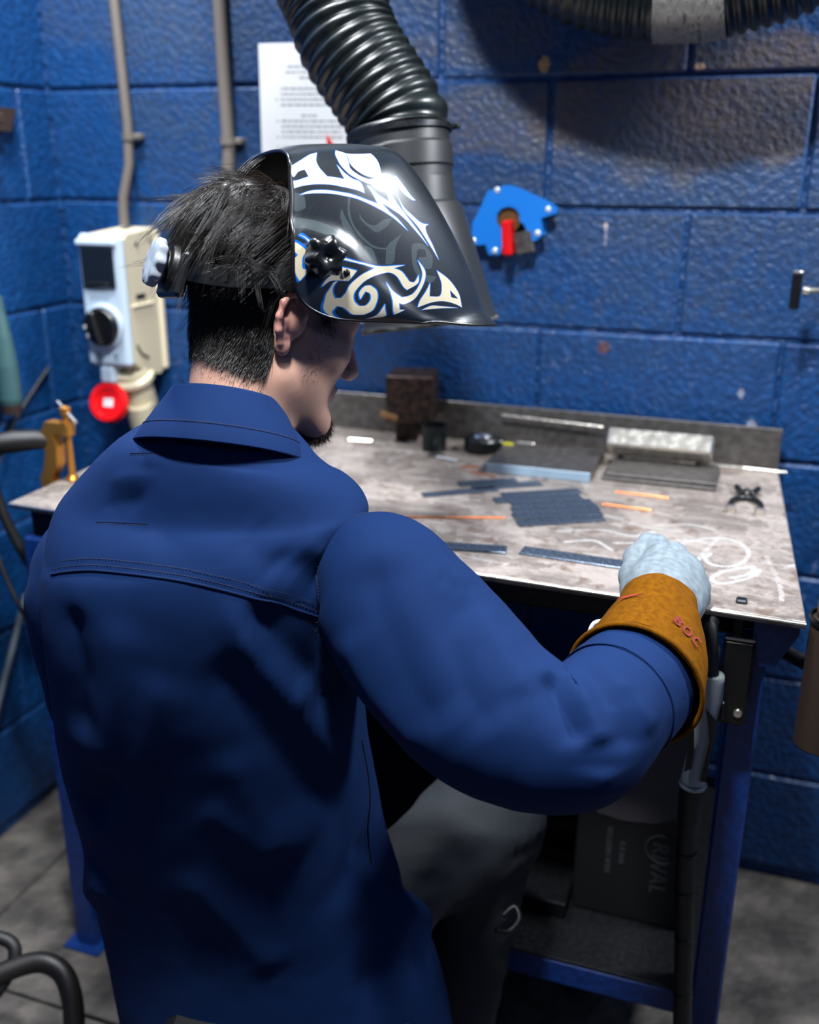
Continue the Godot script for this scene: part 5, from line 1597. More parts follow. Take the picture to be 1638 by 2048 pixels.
func build_person() -> void:
	var person := thing("person", "welder in navy jacket and grey trousers seated at the bench, gloved hand on plate", "person", Vector3(1.04, 0.0, 1.05))
	var o := person.position
	var cloth := mat("jacket_navy", Color(0.048, 0.162, 0.345), 0.85)
	cloth.rim_enabled = true
	cloth.rim = 0.04
	cloth.rim_tint = 0.8
	cloth.metallic_specular = 0.25
	cloth.uv1_scale = Vector3(95, 95, 95)
	var tw := twill_texture()
	cloth.albedo_texture = tint_of(tw)
	mat("jacket_thread", Color(0.085, 0.11, 0.19), 0.8)
	# --- jacket back and front
	var jacket := Node3D.new()
	jacket.name = "jacket"
	person.add_child(jacket)
	jacket.position = -o
	var rows := []
	var uvs := []
	var cols := 150
	var nrow := 132
	for k in nrow + 1:
		var v := 11.0 * k / nrow
		if k > nrow:
			break
		rows.append(torso_ring(v, cols))
		var uv := []
		for c in cols:
			uv.append(Vector2(1.0 * c / cols, 0.68 * k / nrow))
		uvs.append(uv)
	# tucked up under the collar
	for q in [[0.5, 0.0], [1.0, 0.0]]:
		var top := []
		for c in cols:
			var p: Vector3 = rows[nrow][c]
			top.append(p.lerp(Vector3(0.946, 1.195, 0.966) + (p - torso_mid[11]) * 0.80, q[0]))
		rows.append(top)
		uvs.append(uvs[nrow])
	var body := cloth_grid(rows, uvs, torso_folds, 0.0022)
	part("jacket_body", body, cloth, jacket)
	seam(body, yoke_seam, 0.0016, [-0.006, -0.013], jacket, cloth)
	for q in patch_seams:
		seam(body, q, 0.0006, [0.0015], jacket, cloth)
	seam(body, side_seam, 0.0012, [0.004], jacket, cloth)
	# --- sleeves
	var tr := tube_rows(sleeve_path, sleeve_radius, 14, 84)
	var sl := cloth_grid(tr[0], tr[1], sleeve_folds, 0.002)
	part("sleeve", sl, cloth, jacket)
	seam(sl, arm_line(tr[0]), 0.0014, [0.005, 0.010], jacket, cloth)
	var cf := tube_rows(cuff_path, [0.0675, 0.0680, 0.0670, 0.0640], 6, 60)
	var cf_in := tube_rows(cuff_path, [0.0645, 0.0650, 0.0640, 0.0610], 6, 60)
	var rim_rows: Array = cf[0].duplicate()
	var inner: Array = cf_in[0].duplicate()
	inner.reverse()
	rim_rows.append_array(inner)
	rim_rows.append(cf[0][0])
	var cuv := []
	for r in rim_rows.size():
		var uv := []
		for s in 60:
			uv.append(Vector2(0.42 * s / 60.0, 0.004 * r))
		cuv.append(uv)
	part("cuff", cloth_grid(rim_rows, cuv, [], 0.004), cloth, jacket)
	var fl := tube_rows(far_sleeve_path + [Vector3(0.775, 0.775, 0.875), Vector3(0.815, 0.865, 0.80), Vector3(0.835, 0.915, 0.755)], [0.06, 0.080, 0.078, 0.074, 0.070, 0.068, 0.066, 0.060, 0.056], 10, 48)
	part("sleeve", cloth_grid(fl[0], fl[1], [], 0.006), cloth, jacket)
	# --- collar: stands round the neck and folds over
	var cm := Vector3(0.942, 1.164, 0.974)
	var cx := Vector3(0.985, -0.10, -0.084).normalized()
	var cy := Vector3(-0.02, 0.93, -0.36).normalized()
	cx = (cx - cy * cx.dot(cy)).normalized()
	var cz := cx.cross(cy).normalized()
	var crows := []
	var cuvs := []
	for g in [[-0.014, 0.0960, 0.0790, 0.004], [-0.012, 0.0985, 0.0815, 0.004], [0.006, 0.0890, 0.0770, 0.003], [0.022, 0.0790, 0.0720, 0.002], [0.038, 0.0690, 0.0660, 0.0], [0.047, 0.0640, 0.0620, 0.0], [0.0495, 0.0620, 0.0600, 0.0], [0.047, 0.0600, 0.0580, 0.0], [0.03, 0.0605, 0.0590, 0.0], [0.0, 0.064, 0.062, 0.0]]:
		var row := []
		var uv := []
		for k in 85:
			var an := deg_to_rad(-62.0 + 304.0 * k / 84.0)
			var drop := 0.010 * pow(absf(sin(an * 0.5 - PI / 4)), 2.0)
			row.append(cm + cx * cos(an) * g[1] + cz * (sin(an) * g[2] + g[3]) + cy * (g[0] - drop))
			uv.append(Vector2(0.5 * k / 84.0, g[0]))
		crows.append(row)
		cuvs.append(uv)
	var col := grid(crows, false, cuvs)
	part("collar", col, cloth, jacket)
	var edge := []
	for k in range(4, 81, 4):
		edge.append(crows[2][k])
	seam(col, edge, 0.0005, [0.001], jacket, cloth)
	# --- head and neck
	var hb := head_basis()
	var hf := HeadField.new()
	hf.neck = hb.inverse() * (Vector3(0.952, 1.125, 0.975) - HEAD_AT)
	hf.hair.frequency = 260.0
	var lo := Vector3(-0.09, minf(-0.15, hf.neck.y - 0.03), -0.13)
	var hi := Vector3(0.09, 0.145, maxf(0.115, hf.neck.z + 0.07))
	var head := nets(hf, lo, hi, 0.0034, true)
	var ef := EarField.new()
	ef.rim = [Vector3(0.0735, 0.006, -0.004), Vector3(0.0745, 0.017, -0.007), Vector3(0.0765, 0.029, -0.002), Vector3(0.0795, 0.0345, 0.008), Vector3(0.0835, 0.031, 0.018), Vector3(0.0870, 0.020, 0.0240), Vector3(0.0870, 0.005, 0.0245), Vector3(0.0845, -0.009, 0.0200), Vector3(0.0805, -0.021, 0.0135)]
	var ear := nets(ef, Vector3(0.060, -0.042, -0.018), Vector3(0.098, 0.046, 0.036), 0.0017, true)
	var mirror := Transform3D(Basis(Vector3(-1, 0, 0), Vector3.UP, Vector3.BACK), Vector3.ZERO)
	var skin := mat("skin", Color(1, 1, 1), 0.48)
	skin.vertex_color_use_as_albedo = true
	skin.subsurf_scatter_enabled = true
	skin.subsurf_scatter_strength = 0.12
	var hroot := part("head_and_neck", append_mesh([[head, Transform3D()], [ear, Transform3D()], [ear, mirror]]), skin, person, HEAD_AT - o, hb)
	build_hair(hroot, hf, head)
	build_lower(person, o)
	build_gloves(person, o)

func tint_of(_t: Texture2D) -> ImageTexture:
	# fine twill: diagonal light and dark threads
	var n := 64
	var im := Image.create(n, n, false, Image.FORMAT_RGB8)
	for y in n:
		for x in n:
			var s := 0.5 + 0.5 * sin(TAU * 8.0 * (x + y) / n)
			var c := 0.66 + 0.34 * s
			im.set_pixel(x, y, Color(c, c, c))
	return ImageTexture.create_from_image(im)

func build_hair(hroot: Node3D, hf: HeadField, head: ArrayMesh) -> void:
	var r := RandomNumberGenerator.new()
	r.seed = 99
	var dark := mat("hair_dark", Color(0.105, 0.090, 0.082), 0.38)
	var hair := HairField.new()
	hair.n.frequency = 16.0
	hair.n.fractal_octaves = 2
	var cap := nets(hair, Vector3(-0.10, 0.0, -0.08), Vector3(0.10, 0.165, 0.135), 0.006)
	var root := part("hair", cap, dark, hroot)
	# short hair on nape and sides
	var arr := head.surface_get_arrays(0)
	var hv: PackedVector3Array = arr[Mesh.ARRAY_VERTEX]
	var hn: PackedVector3Array = arr[Mesh.ARRAY_NORMAL]
	var v := PackedVector3Array()
	var idx := PackedInt32Array()
	for k in hv.size():
		var p := hv[k]
		var s := hf.scalp(p)
		if s < -0.006 or p.y > 0.075 or (p.z < -0.055):
			continue
		var many := 4
		if s < 0.006:
			many = 1 if r.randf() < 0.6 else 0
		for j in many:
			var n := hn[k]
			var down := Vector3(r.randf_range(-0.25, 0.25), -1.0, r.randf_range(-0.15, 0.35) + 0.15)
			down = (down - n * down.dot(n)).normalized()
			var len := r.randf_range(0.010, 0.017) * clampf(0.35 + s * 18.0, 0.35, 1.0)
			var a := p + Vector3(r.randf_range(-0.0022, 0.0022), r.randf_range(-0.0022, 0.0022), r.randf_range(-0.0022, 0.0022))
			var lift := r.randf_range(0.20, 0.55)
			strand(v, idx, [a - n * 0.001, a + (down * 0.5 + n * lift * 0.55) * len, a + (down + n * lift * 0.7) * len], r.randf_range(0.00022, 0.00040))
	part("short_hair", smooth_mesh(v, idx), dark, root)
	# long tousled top, combed from the brow over the crown and falling on the band
	var ca := cap.surface_get_arrays(0)
	var cv: PackedVector3Array = ca[Mesh.ARRAY_VERTEX]
	var cn: PackedVector3Array = ca[Mesh.ARRAY_NORMAL]
	for lay in 2:
		var lv := PackedVector3Array()
		var li := PackedInt32Array()
		var fl := FastNoiseLite.new()
		fl.seed = 40 + lay
		fl.frequency = 22.0
		for k in cv.size():
			var p := cv[k]
			if p.y < 0.035 or p.z < -0.05:
				continue
			var per := 2 if lay == 0 else (1 if r.randf() < 0.16 and p.y > 0.07 else 0)
			for j in per:
				var n := cn[k]
				var sw := fl.get_noise_3dv(p)
				var sw2 := fl.get_noise_3dv(p + Vector3(3, 1, 2))
				# flow: away from a crown point, backwards and down, with swirls
				var flow := Vector3(p.x * 5.0 + sw * 0.9, -0.55 - (0.14 - p.y) * 4.0 + sw2 * 0.5, 0.75 + sw * 0.4)
				if p.z > 0.07:
					flow = Vector3(p.x * 4.0 + sw * 0.8, -1.0, 0.1 + sw2 * 0.4)
				flow = (flow - n * flow.dot(n) * 0.85).normalized()
				var len := r.randf_range(0.035, 0.062) * (1.0 if lay == 0 else 1.15)
				var lift := r.randf_range(0.05, 0.28) if lay == 0 else r.randf_range(0.35, 0.75)
				var a := p + Vector3(r.randf_range(-0.004, 0.004), r.randf_range(-0.003, 0.003), r.randf_range(-0.004, 0.004)) - n * 0.004
				var bend := Vector3(sw2 * 0.35, -0.45, 0.1)
				var pts := []
				for s in 6:
					var t := s / 5.0
					pts.append(a + (flow * t + n * (lift * (t - 0.75 * t * t)) + bend * t * t * 0.55) * len)
				strand(lv, li, pts, r.randf_range(0.00035, 0.00060) if lay == 0 else r.randf_range(0.00016, 0.00026))
		part("long_hair" if lay == 0 else "flyaway_hair", smooth_mesh(lv, li), dark if lay == 0 else mat("hair_brown", Color(0.24, 0.175, 0.13), 0.42), root)
	# ruffled tufts standing out of the top
	var tv := PackedVector3Array()
	var ti := PackedInt32Array()
	var made := 0
	while made < 240:
		var k := r.randi_range(0, cv.size() - 1)
		var p := cv[k]
		if p.y < 0.045 or p.z < -0.05:
			continue
		made += 1
		var n := cn[k]
		var dir := Vector3(p.x * 4.0 + r.randf_range(-0.9, 0.9), r.randf_range(-1.0, 0.15), r.randf_range(-0.2, 1.1))
		dir = (dir - n * dir.dot(n) * 0.8).normalized()
		var len := r.randf_range(0.040, 0.070)
		var lift := r.randf_range(0.10, 0.60)
		var curl := Vector3(r.randf_range(-0.4, 0.4), r.randf_range(-0.9, -0.2), r.randf_range(-0.2, 0.3))
		for j in 15:
			var a := p - n * 0.006 + Vector3(r.randf_range(-1, 1), r.randf_range(-1, 1), r.randf_range(-1, 1)) * 0.0075
			var e := Vector3(r.randf_range(-1, 1), r.randf_range(-1, 1), r.randf_range(-1, 1)) * 0.0035
			var ll := len * r.randf_range(0.75, 1.1)
			var pts := []
			for q in 6:
				var t := q / 5.0
				pts.append(a.lerp(p + e, t * 0.7) + (dir * t + n * lift * (t - 0.6 * t * t) + curl * t * t * 0.45) * ll)
			strand(tv, ti, pts, r.randf_range(0.00026, 0.00046))
	part("tousled_tufts", smooth_mesh(tv, ti), dark, root)
	# chin beard and side burn
	var bv := PackedVector3Array()
	var bi := PackedInt32Array()
	for k in hv.size():
		var p := hv[k]
		var chin := 1.0 - p.distance_to(Vector3(0, -0.100, -0.086)) / 0.026
		var burn := 1.0 if absf(absf(p.x) - 0.066) < 0.016 and absf(p.z + 0.037) < 0.012 and p.y > -0.05 and p.y < 0.05 else 0.0
		if chin < 0.05 and (burn < 0.5 or r.randf() > 0.5):
			continue
		for j in (12 if chin > 0.05 else 1):
			var n := hn[k]
			var dn := (Vector3(r.randf_range(-0.6, 0.6), -1.0, r.randf_range(-0.7, 0.4)) + n * 0.6).normalized()
			var len := r.randf_range(0.006, 0.015) if chin > 0.05 else r.randf_range(0.003, 0.005)
			var a := p + Vector3(r.randf_range(-0.002, 0.002), r.randf_range(-0.002, 0.002), r.randf_range(-0.002, 0.002))
			var cl := Vector3(r.randf_range(-0.5, 0.5), r.randf_range(-0.2, 0.5), r.randf_range(-0.5, 0.5))
			strand(bv, bi, [a, a + dn * len * 0.55, a + (dn + cl * 0.6) * len], 0.00022)
	part("beard", smooth_mesh(bv, bi), mat("beard_dark", Color(0.20, 0.13, 0.095), 0.5), hroot)

# ---- trousers, boots, stool

class LegField extends Field:
	var bones := []
	var n := FastNoiseLite.new()
	func dist(p: Vector3) -> float:
		var d := 9.0
		for b in bones:
			var e: float = capsule(p, b[0], b[1], b[2], b[3])
			if e < 0.2:
				d = smin(d, e, 0.045) if d < 0.5 else e
			else:
				d = minf(d, e)
		return d + n.get_noise_3dv(p * Vector3(1, 1.6, 1)) * 0.006

func build_lower(person: Node3D, o: Vector3) -> void:
	var f := LegField.new()
	f.n.frequency = 14.0
	f.n.fractal_octaves = 2
	f.bones = [[Vector3(0.975, 0.48, 0.94), Vector3(1.085, 0.48, 0.92), 0.065, 0.065], [Vector3(1.08, 0.48, 0.90), Vector3(1.195, 0.540, 0.715), 0.066, 0.080], [Vector3(1.195, 0.538, 0.712), Vector3(1.165, 0.13, 0.79), 0.078, 0.060], [Vector3(0.96, 0.50, 0.95), Vector3(0.875, 0.54, 0.73), 0.095, 0.077], [Vector3(0.875, 0.538, 0.727), Vector3(0.85, 0.13, 0.80), 0.074, 0.060]]
	var tm := mat("trouser_grey", Color(0.08, 0.10, 0.125), 0.85)
	part("trousers", nets(f, Vector3(0.74, 0.05, 0.60), Vector3(1.32, 0.70, 1.22), 0.012), tm, person, -o)
	for q in [[1.165, 0.79, 0.12], [0.85, 0.80, -0.15]]:
		var b := LegField.new()
		b.n.frequency = 10.0
		var a := Vector3(q[0], 0.0, q[1])
		var fw := Vector3(q[2], 0, -1).normalized()
		b.bones = [[a + Vector3(0, 0.17, 0), a + Vector3(0, 0.06, 0.005), 0.052, 0.048], [a + Vector3(0, 0.045, 0.02), a + Vector3(0, 0.05, 0) + fw * 0.10, 0.044, 0.045], [a + Vector3(0, 0.05, 0) + fw * 0.10, a + Vector3(0, 0.042, 0) + fw * 0.17, 0.045, 0.040]]
		part("boot", nets(b, a - Vector3(0.12, 0.002, 0.26), a + Vector3(0.12, 0.24, 0.10), 0.012), mat("boot_black", Color(0.04, 0.038, 0.036), 0.5), person, -o)
	part("trouser_buckle", tube(spline([Vector3(1.245, 0.445, 0.835), Vector3(1.262, 0.440, 0.825), Vector3(1.272, 0.452, 0.81), Vector3(1.262, 0.462, 0.80), Vector3(1.25, 0.455, 0.815)], 4), [0.004], 8), mat("rubber_black"), person, -o)
	var st := thing("work_stool", "round black workshop stool under the seated welder", "stool", Vector3(1.035, 0.0, 1.06))
	part("seat", lathe([[0.0, 0.37], [0.15, 0.37], [0.165, 0.38], [0.165, 0.405], [0.15, 0.416], [0.0, 0.418]], 36), mat("rubber_black"), st)
	for k in 4:
		var an := PI / 4 + PI / 2 * k
		part("leg", tube([Vector3(cos(an) * 0.11, 0.37, sin(an) * 0.11), Vector3(cos(an) * 0.19, 0.0, sin(an) * 0.19)], [0.012], 10), mat("dark_steel"), st)
	var ring := []
	for k in 33:
		ring.append(Vector3(cos(TAU * k / 32) * 0.163, 0.14, sin(TAU * k / 32) * 0.163))
	part("foot_ring", tube(ring, [0.008], 8, false), mat("dark_steel"), st)

# ---- gauntlet gloves

class GloveField extends Field:
	var bones := []
	var n := FastNoiseLite.new()
	func dist(p: Vector3) -> float:
		var d := 9.0
		for b in bones:
			d = smin(d, capsule(p, b[0], b[1], b[2], b[3]), b[4])
		return d + n.get_noise_3dv(p) * 0.0022

func build_gloves(person: Node3D, o: Vector3) -> void:
	var white := mat("glove_hide", Color(0.47, 0.52, 0.56), 0.75)
	tri(white, 14.0, false)
	white.albedo_texture = noise_tex("hide_dirt", 256, 0.02, 4, Color(0.70, 0.70, 0.68), Color(1, 1, 1), false, 0.0, 91)
	var gold := mat("glove_gauntlet", Color(0.44, 0.275, 0.0), 0.9)
	gold.rim_enabled = true
	gold.rim = 0.15
	gold.metallic_specular = 0.2
	gold.rim_tint = 0.9
	tri(gold, 14.0, false)
	gold.albedo_texture = noise_tex("suede", 256, 0.03, 5, Color(0.72, 0.66, 0.55), Color(1, 1, 1), false, 0.0, 92)
	var glove := Node3D.new()
	glove.name = "glove"
	person.add_child(glove, true)
	glove.position = -o
	var f := GloveField.new()
	f.n.frequency = 34.0
	f.bones = [
		[Vector3(1.422, 0.956, 0.835), Vector3(1.421, 0.966, 0.79), 0.040, 0.034, 0.02],
		[Vector3(1.404, 0.968, 0.79), Vector3(1.412, 0.986, 0.737), 0.026, 0.020, 0.018],
		[Vector3(1.422, 0.972, 0.79), Vector3(1.430, 0.986, 0.735), 0.028, 0.020, 0.018],
		[Vector3(1.438, 0.962, 0.79), Vector3(1.450, 0.974, 0.740), 0.028, 0.020, 0.018],
		[Vector3(1.446, 0.952, 0.795), Vector3(1.459, 0.954, 0.755), 0.026, 0.020, 0.018],
		# index, middle, ring and little finger curled round the torch grip
		[Vector3(1.411, 0.988, 0.736), Vector3(1.405, 0.989, 0.695), 0.0155, 0.0140, 0.006],
		[Vector3(1.405, 0.989, 0.695), Vector3(1.398, 0.968, 0.682), 0.0140, 0.0130, 0.006],
		[Vector3(1.398, 0.968, 0.682), Vector3(1.401, 0.946, 0.696), 0.0130, 0.0120, 0.006],
		[Vector3(1.432, 0.984, 0.733), Vector3(1.428, 0.978, 0.688), 0.0155, 0.0145, 0.006],
		[Vector3(1.428, 0.978, 0.688), Vector3(1.420, 0.955, 0.676), 0.0145, 0.0130, 0.006],
		[Vector3(1.420, 0.955, 0.676), Vector3(1.418, 0.939, 0.694), 0.0130, 0.0120, 0.006],
		[Vector3(1.450, 0.973, 0.738), Vector3(1.449, 0.964, 0.694), 0.0150, 0.0140, 0.006],
		[Vector3(1.449, 0.964, 0.694), Vector3(1.440, 0.943, 0.684), 0.0140, 0.0125, 0.006],
		[Vector3(1.440, 0.943, 0.684), Vector3(1.434, 0.936, 0.705), 0.0125, 0.0120, 0.006],
		[Vector3(1.461, 0.953, 0.752), Vector3(1.463, 0.947, 0.712), 0.0140, 0.0130, 0.006],
		[Vector3(1.463, 0.947, 0.712), Vector3(1.454, 0.935, 0.704), 0.0130, 0.0120, 0.006],
		# thumb laid along the side and over the index finger
		[Vector3(1.398, 0.958, 0.80), Vector3(1.384, 0.966, 0.752), 0.022, 0.0175, 0.012],
		[Vector3(1.384, 0.966, 0.752), Vector3(1.382, 0.978, 0.715), 0.0170, 0.0150, 0.006],
		[Vector3(1.382, 0.978, 0.715), Vector3(1.392, 0.992, 0.690), 0.0150, 0.0120, 0.006]]
	part("hand", nets(f, Vector3(1.345, 0.90, 0.645), Vector3(1.495, 1.025, 0.885), 0.0038), white, glove)
	# gauntlet: suede tube, wider towards the arm, rolled edge
	var gp := tube_rows(gauntlet_path, [0.0745, 0.0720, 0.068, 0.061, 0.052, 0.046], 7, 60)
	var cuff := cloth_grid(gp[0], gp[1], [[[Vector3(1.39, 0.985, 0.80), Vector3(1.43, 0.998, 0.815), Vector3(1.46, 0.975, 0.83)], -0.004, 0.009], [[Vector3(1.385, 0.975, 0.83), Vector3(1.43, 0.995, 0.85), Vector3(1.475, 0.955, 0.86)], 0.004, 0.014]], 0.005)
	part("gauntlet", cuff, gold, glove)
	var ring := []
	for s in 61:
		ring.append(gp[0][1][s % 60])
	part("rolled_edge", tube(ring, [0.0030], 8, false), gold, glove)
	# print on the gauntlet
	var arr := cuff.surface_get_arrays(0)
	var h := nearest_on(arr, Vector3(1.446, 0.959, 0.907))
	var up: Vector3 = h[1]
	var dirx := Vector3(0.542, -0.832, 0.120)
	dirx = (dirx - up * dirx.dot(up)).normalized()
	var diry := up.cross(dirx).normalized()
	var tb := Basis(dirx, diry, up)
	part("lettering", text_mesh("BOC", 0.0145, 0.0004), mat("print_red", Color(0.42, 0.06, 0.01), 0.8), glove, h[0] + up * 0.0012, tb)
	var h2 := nearest_on(arr, Vector3(1.405, 0.972, 0.880))
	var sw := PackedVector2Array([Vector2(-0.016, 0.001), Vector2(-0.008, 0.0035), Vector2(0.004, 0.002), Vector2(0.018, -0.003), Vector2(0.006, -0.0015), Vector2(-0.006, -0.001)])
	var u2: Vector3 = h2[1]
	var dx := (Vector3(1, -0.1, 0.12) - u2 * Vector3(1, -0.1, 0.12).dot(u2)).normalized()
	part("swoosh", prism(sw, 0.0006), mat("print_pink", Color(0.55, 0.13, 0.10), 0.8), glove, h2[0] + u2 * 0.0014, Basis(dx, u2.cross(dx), u2))
	part("pull_loop", tube(spline([Vector3(1.372, 0.955, 0.868), Vector3(1.356, 0.952, 0.872), Vector3(1.352, 0.935, 0.876), Vector3(1.362, 0.926, 0.878)], 5), [0.003], 8), mat("white_plastic"), glove)
	# far hand, resting on the bench edge
	var far := Node3D.new()
	far.name = "glove"
	person.add_child(far, true)
	far.position = -o
	var g := GloveField.new()
	g.n.frequency = 30.0
	var w := Vector3(0.848, 0.950, 0.735)
	g.bones = [[w + Vector3(-0.012, -0.02, 0.02), w + Vector3(0.0, 0.0, -0.04), 0.036, 0.028, 0.02]]
	for k in 4:
		var x := -0.03 + 0.02 * k
		g.bones.append([w + Vector3(x, 0.004, -0.035), w + Vector3(x * 1.15, 0.002, -0.08), 0.0150, 0.0135, 0.006])
		g.bones.append([w + Vector3(x * 1.15, 0.002, -0.08), w + Vector3(x * 1.2, -0.012, -0.105 - 0.006 * (1.5 - absf(k - 1.5))), 0.0135, 0.0115, 0.006])
	g.bones.append([w + Vector3(0.028, -0.005, 0.0), w + Vector3(0.055, -0.012, -0.035), 0.018, 0.0145, 0.01])
	g.bones.append([w + Vector3(0.055, -0.012, -0.035), w + Vector3(0.06, -0.014, -0.062), 0.0145, 0.012, 0.006])
	part("hand", nets(g, w - Vector3(0.08, 0.06, 0.14), w + Vector3(0.09, 0.05, 0.08), 0.006), white, far)
	var fp := tube_rows([Vector3(0.815, 0.865, 0.80), Vector3(0.835, 0.915, 0.765), Vector3(0.846, 0.945, 0.738)], [0.062, 0.056, 0.044], 5, 36)
	part("gauntlet", grid(fp[0], true), gold, far)

# ---------------------------------------------------------------- the welding helmet
# painted figures on the shell, in thousandths of its own u (centre to edge) and v (crown to chin)
var figures := [
	[975, 1, 578, 98, 510, 125, 640, 130, 711, 156, 749, 201, 731, 231, 714, 268, 681, 237, 628, 206, 671, 245, 689, 290, 687, 327, 718, 372, 739, 326, 761, 277, 788, 230, 840, 175, 907, 125, 972, 87, 964, 62, 872, 105, 820, 131, 784, 97, 851, 71, 949, 53],
	[431, 181, 517, 186, 611, 214, 661, 256, 676, 300, 674, 344, 643, 381, 618, 405, 627, 434, 638, 450, 668, 408, 675, 373, 683, 357, 689, 397, 693, 433, 724, 401, 750, 364, 775, 315, 805, 262, 842, 216, 889, 176, 950, 142, 897, 184, 854, 226, 813, 276, 781, 335, 745, 391, 710, 436, 680, 470, 655, 497, 629, 531, 644, 497, 662, 473, 674, 441, 641, 475, 622, 493, 605, 514, 593, 536, 567, 583, 574, 552, 584, 525, 596, 496, 604, 468, 607, 436, 606, 410, 598, 384, 558, 356, 475, 317, 410, 287, 439, 266, 463, 237, 471, 217],  # its broad upper end also paints the shell's top highlight in cream
	[576, 451, 582, 482, 559, 511, 531, 533, 491, 543, 521, 544, 535, 559, 537, 585, 547, 621, 551, 597, 558, 564, 565, 535, 579, 512, 592, 488],
	[526, 401, 506, 408, 501, 440, 498, 469, 484, 488, 507, 482, 532, 462, 538, 439, 538, 417],
	[1000, 303, 992, 330, 980, 390, 986, 408, 987, 454, 980, 474, 994, 495, 997, 463, 1000, 411, 1000, 384, 993, 381, 1000, 342],
	[988, 294, 966, 369, 970, 369],
	[911, 487, 888, 516, 849, 553, 802, 582, 722, 603, 766, 600, 744, 618, 741, 652, 725, 658, 689, 641, 712, 664, 771, 676, 774, 662, 771, 627, 786, 608, 815, 602, 850, 599, 879, 604, 903, 617, 922, 634, 936, 663, 939, 688, 926, 692, 902, 675, 888, 652, 894, 638, 921, 662, 909, 636, 887, 620, 871, 623, 866, 646, 883, 677, 926, 719, 960, 735, 973, 722, 969, 698, 967, 676, 973, 663, 986, 681, 994, 710, 998, 730, 996, 701, 991, 665, 982, 632, 969, 599, 954, 578, 946, 568, 935, 566, 950, 581, 958, 603, 962, 628, 952, 635, 935, 620, 917, 599, 896, 587, 867, 579, 827, 579, 852, 558, 890, 522, 913, 495],
	[922, 520, 882, 562, 914, 583, 934, 567, 951, 556, 970, 564, 958, 546, 939, 535],
	[818, 632, 819, 668, 809, 698, 767, 696, 714, 672, 669, 640, 656, 604, 649, 632, 669, 656, 723, 689, 782, 718, 833, 725, 841, 715, 870, 746, 857, 751, 912, 768, 865, 717, 835, 673],
	[591, 646, 547, 685, 536, 736, 583, 789, 608, 771, 662, 749, 724, 744, 798, 753, 756, 724, 699, 695, 661, 674, 707, 719, 657, 726, 607, 688],
	[802, 770, 736, 775, 618, 789, 695, 770, 741, 758],
	[982, 766, 941, 750, 882, 706, 936, 767],
]
var dark_figures := [
	[495, 219, 581, 243, 623, 278, 639, 325, 618, 364, 648, 340, 647, 297, 618, 255],
	[581, 718, 566, 751, 600, 741],
]
var ghost_figures := [
	[994, 206, 944, 284, 900, 373, 863, 453, 848, 509, 862, 497, 894, 438, 937, 368, 974, 289, 999, 242],
	[769, 338, 808, 377, 820, 432, 809, 485, 792, 519, 758, 541, 730, 535, 661, 530, 712, 548, 755, 585, 787, 582, 757, 547, 796, 525, 819, 484, 827, 446, 823, 388, 789, 340],
	[783, 418, 779, 448, 754, 477, 705, 479, 667, 489, 704, 497, 753, 497, 775, 475, 789, 438],
	[638, 564, 586, 577, 571, 608, 613, 635, 654, 627, 648, 597, 607, 605, 594, 588, 630, 581, 665, 607, 675, 642, 613, 662, 653, 674, 698, 654, 692, 615, 667, 583],
	[819, 507, 800, 530, 810, 574, 830, 558, 829, 529],
	[975, 105, 929, 162, 945, 222, 986, 185],
	[835, 352, 837, 398, 830, 452, 838, 498, 855, 459, 855, 383],
]
var shell_mid := [Vector2(-0.062, 0.179), Vector2(-0.037, 0.196), Vector2(0.000, 0.213), Vector2(0.038, 0.228), Vector2(0.075, 0.237), Vector2(0.110, 0.225), Vector2(0.158, 0.194), Vector2(0.202, 0.159), Vector2(0.231, 0.130), Vector2(0.251, 0.106), Vector2(0.262, 0.099), Vector2(0.275, 0.093)]
var shell_edge := [Vector2(-0.058, 0.150), Vector2(-0.051, 0.126), Vector2(-0.047, 0.106), Vector2(-0.042, 0.086), Vector2(-0.037, 0.067), Vector2(-0.031, 0.047), Vector2(-0.021, 0.031), Vector2(-0.004, 0.021), Vector2(0.030, 0.020), Vector2(0.080, 0.033), Vector2(0.120, 0.045), Vector2(0.155, 0.056)]
var shell_half := [0.088, 0.094, 0.099, 0.103, 0.1055, 0.107, 0.107, 0.1055, 0.102, 0.096, 0.092, 0.09]
var shell_crease := [Vector2(-0.046, 0.104), Vector2(-0.021, 0.112), Vector2(0.004, 0.114), Vector2(0.027, 0.109), Vector2(0.050, 0.097), Vector2(0.071, 0.084), Vector2(0.099, 0.073), Vector2(0.134, 0.065)]

func shell_point(u: float, v: float) -> Vector3:
	# u -1..1 across, v 0..11 from crown to chin; in the head's own axes
	var pc: Vector2 = cr(shell_mid, v)
	var ps: Vector2 = cr(shell_edge, v)
	var w: float = cr(shell_half, v)
	var t := absf(u) * PI / 2
	var ab := ps + (pc - ps) * pow(maxf(cos(t), 0.0), 0.72)
	var r := w * pow(sin(t), 0.78)
	if r > 0.05:
		var c := shell_crease
		var yc: float = c[0].y
		if ab.x >= c[c.size() - 1].x:
			yc = c[c.size() - 1].y
		else:
			for k in c.size() - 1:
				if ab.x >= c[k].x and ab.x < c[k + 1].x:
					yc = lerpf(c[k].y, c[k + 1].y, (ab.x - c[k].x) / (c[k + 1].x - c[k].x))
		r += 0.006 * smoothstep(0.0, 0.016, yc - ab.y) * minf((r - 0.05) / 0.03, 1.0)
	return Vector3(signf(u) * r, ab.y, -ab.x)

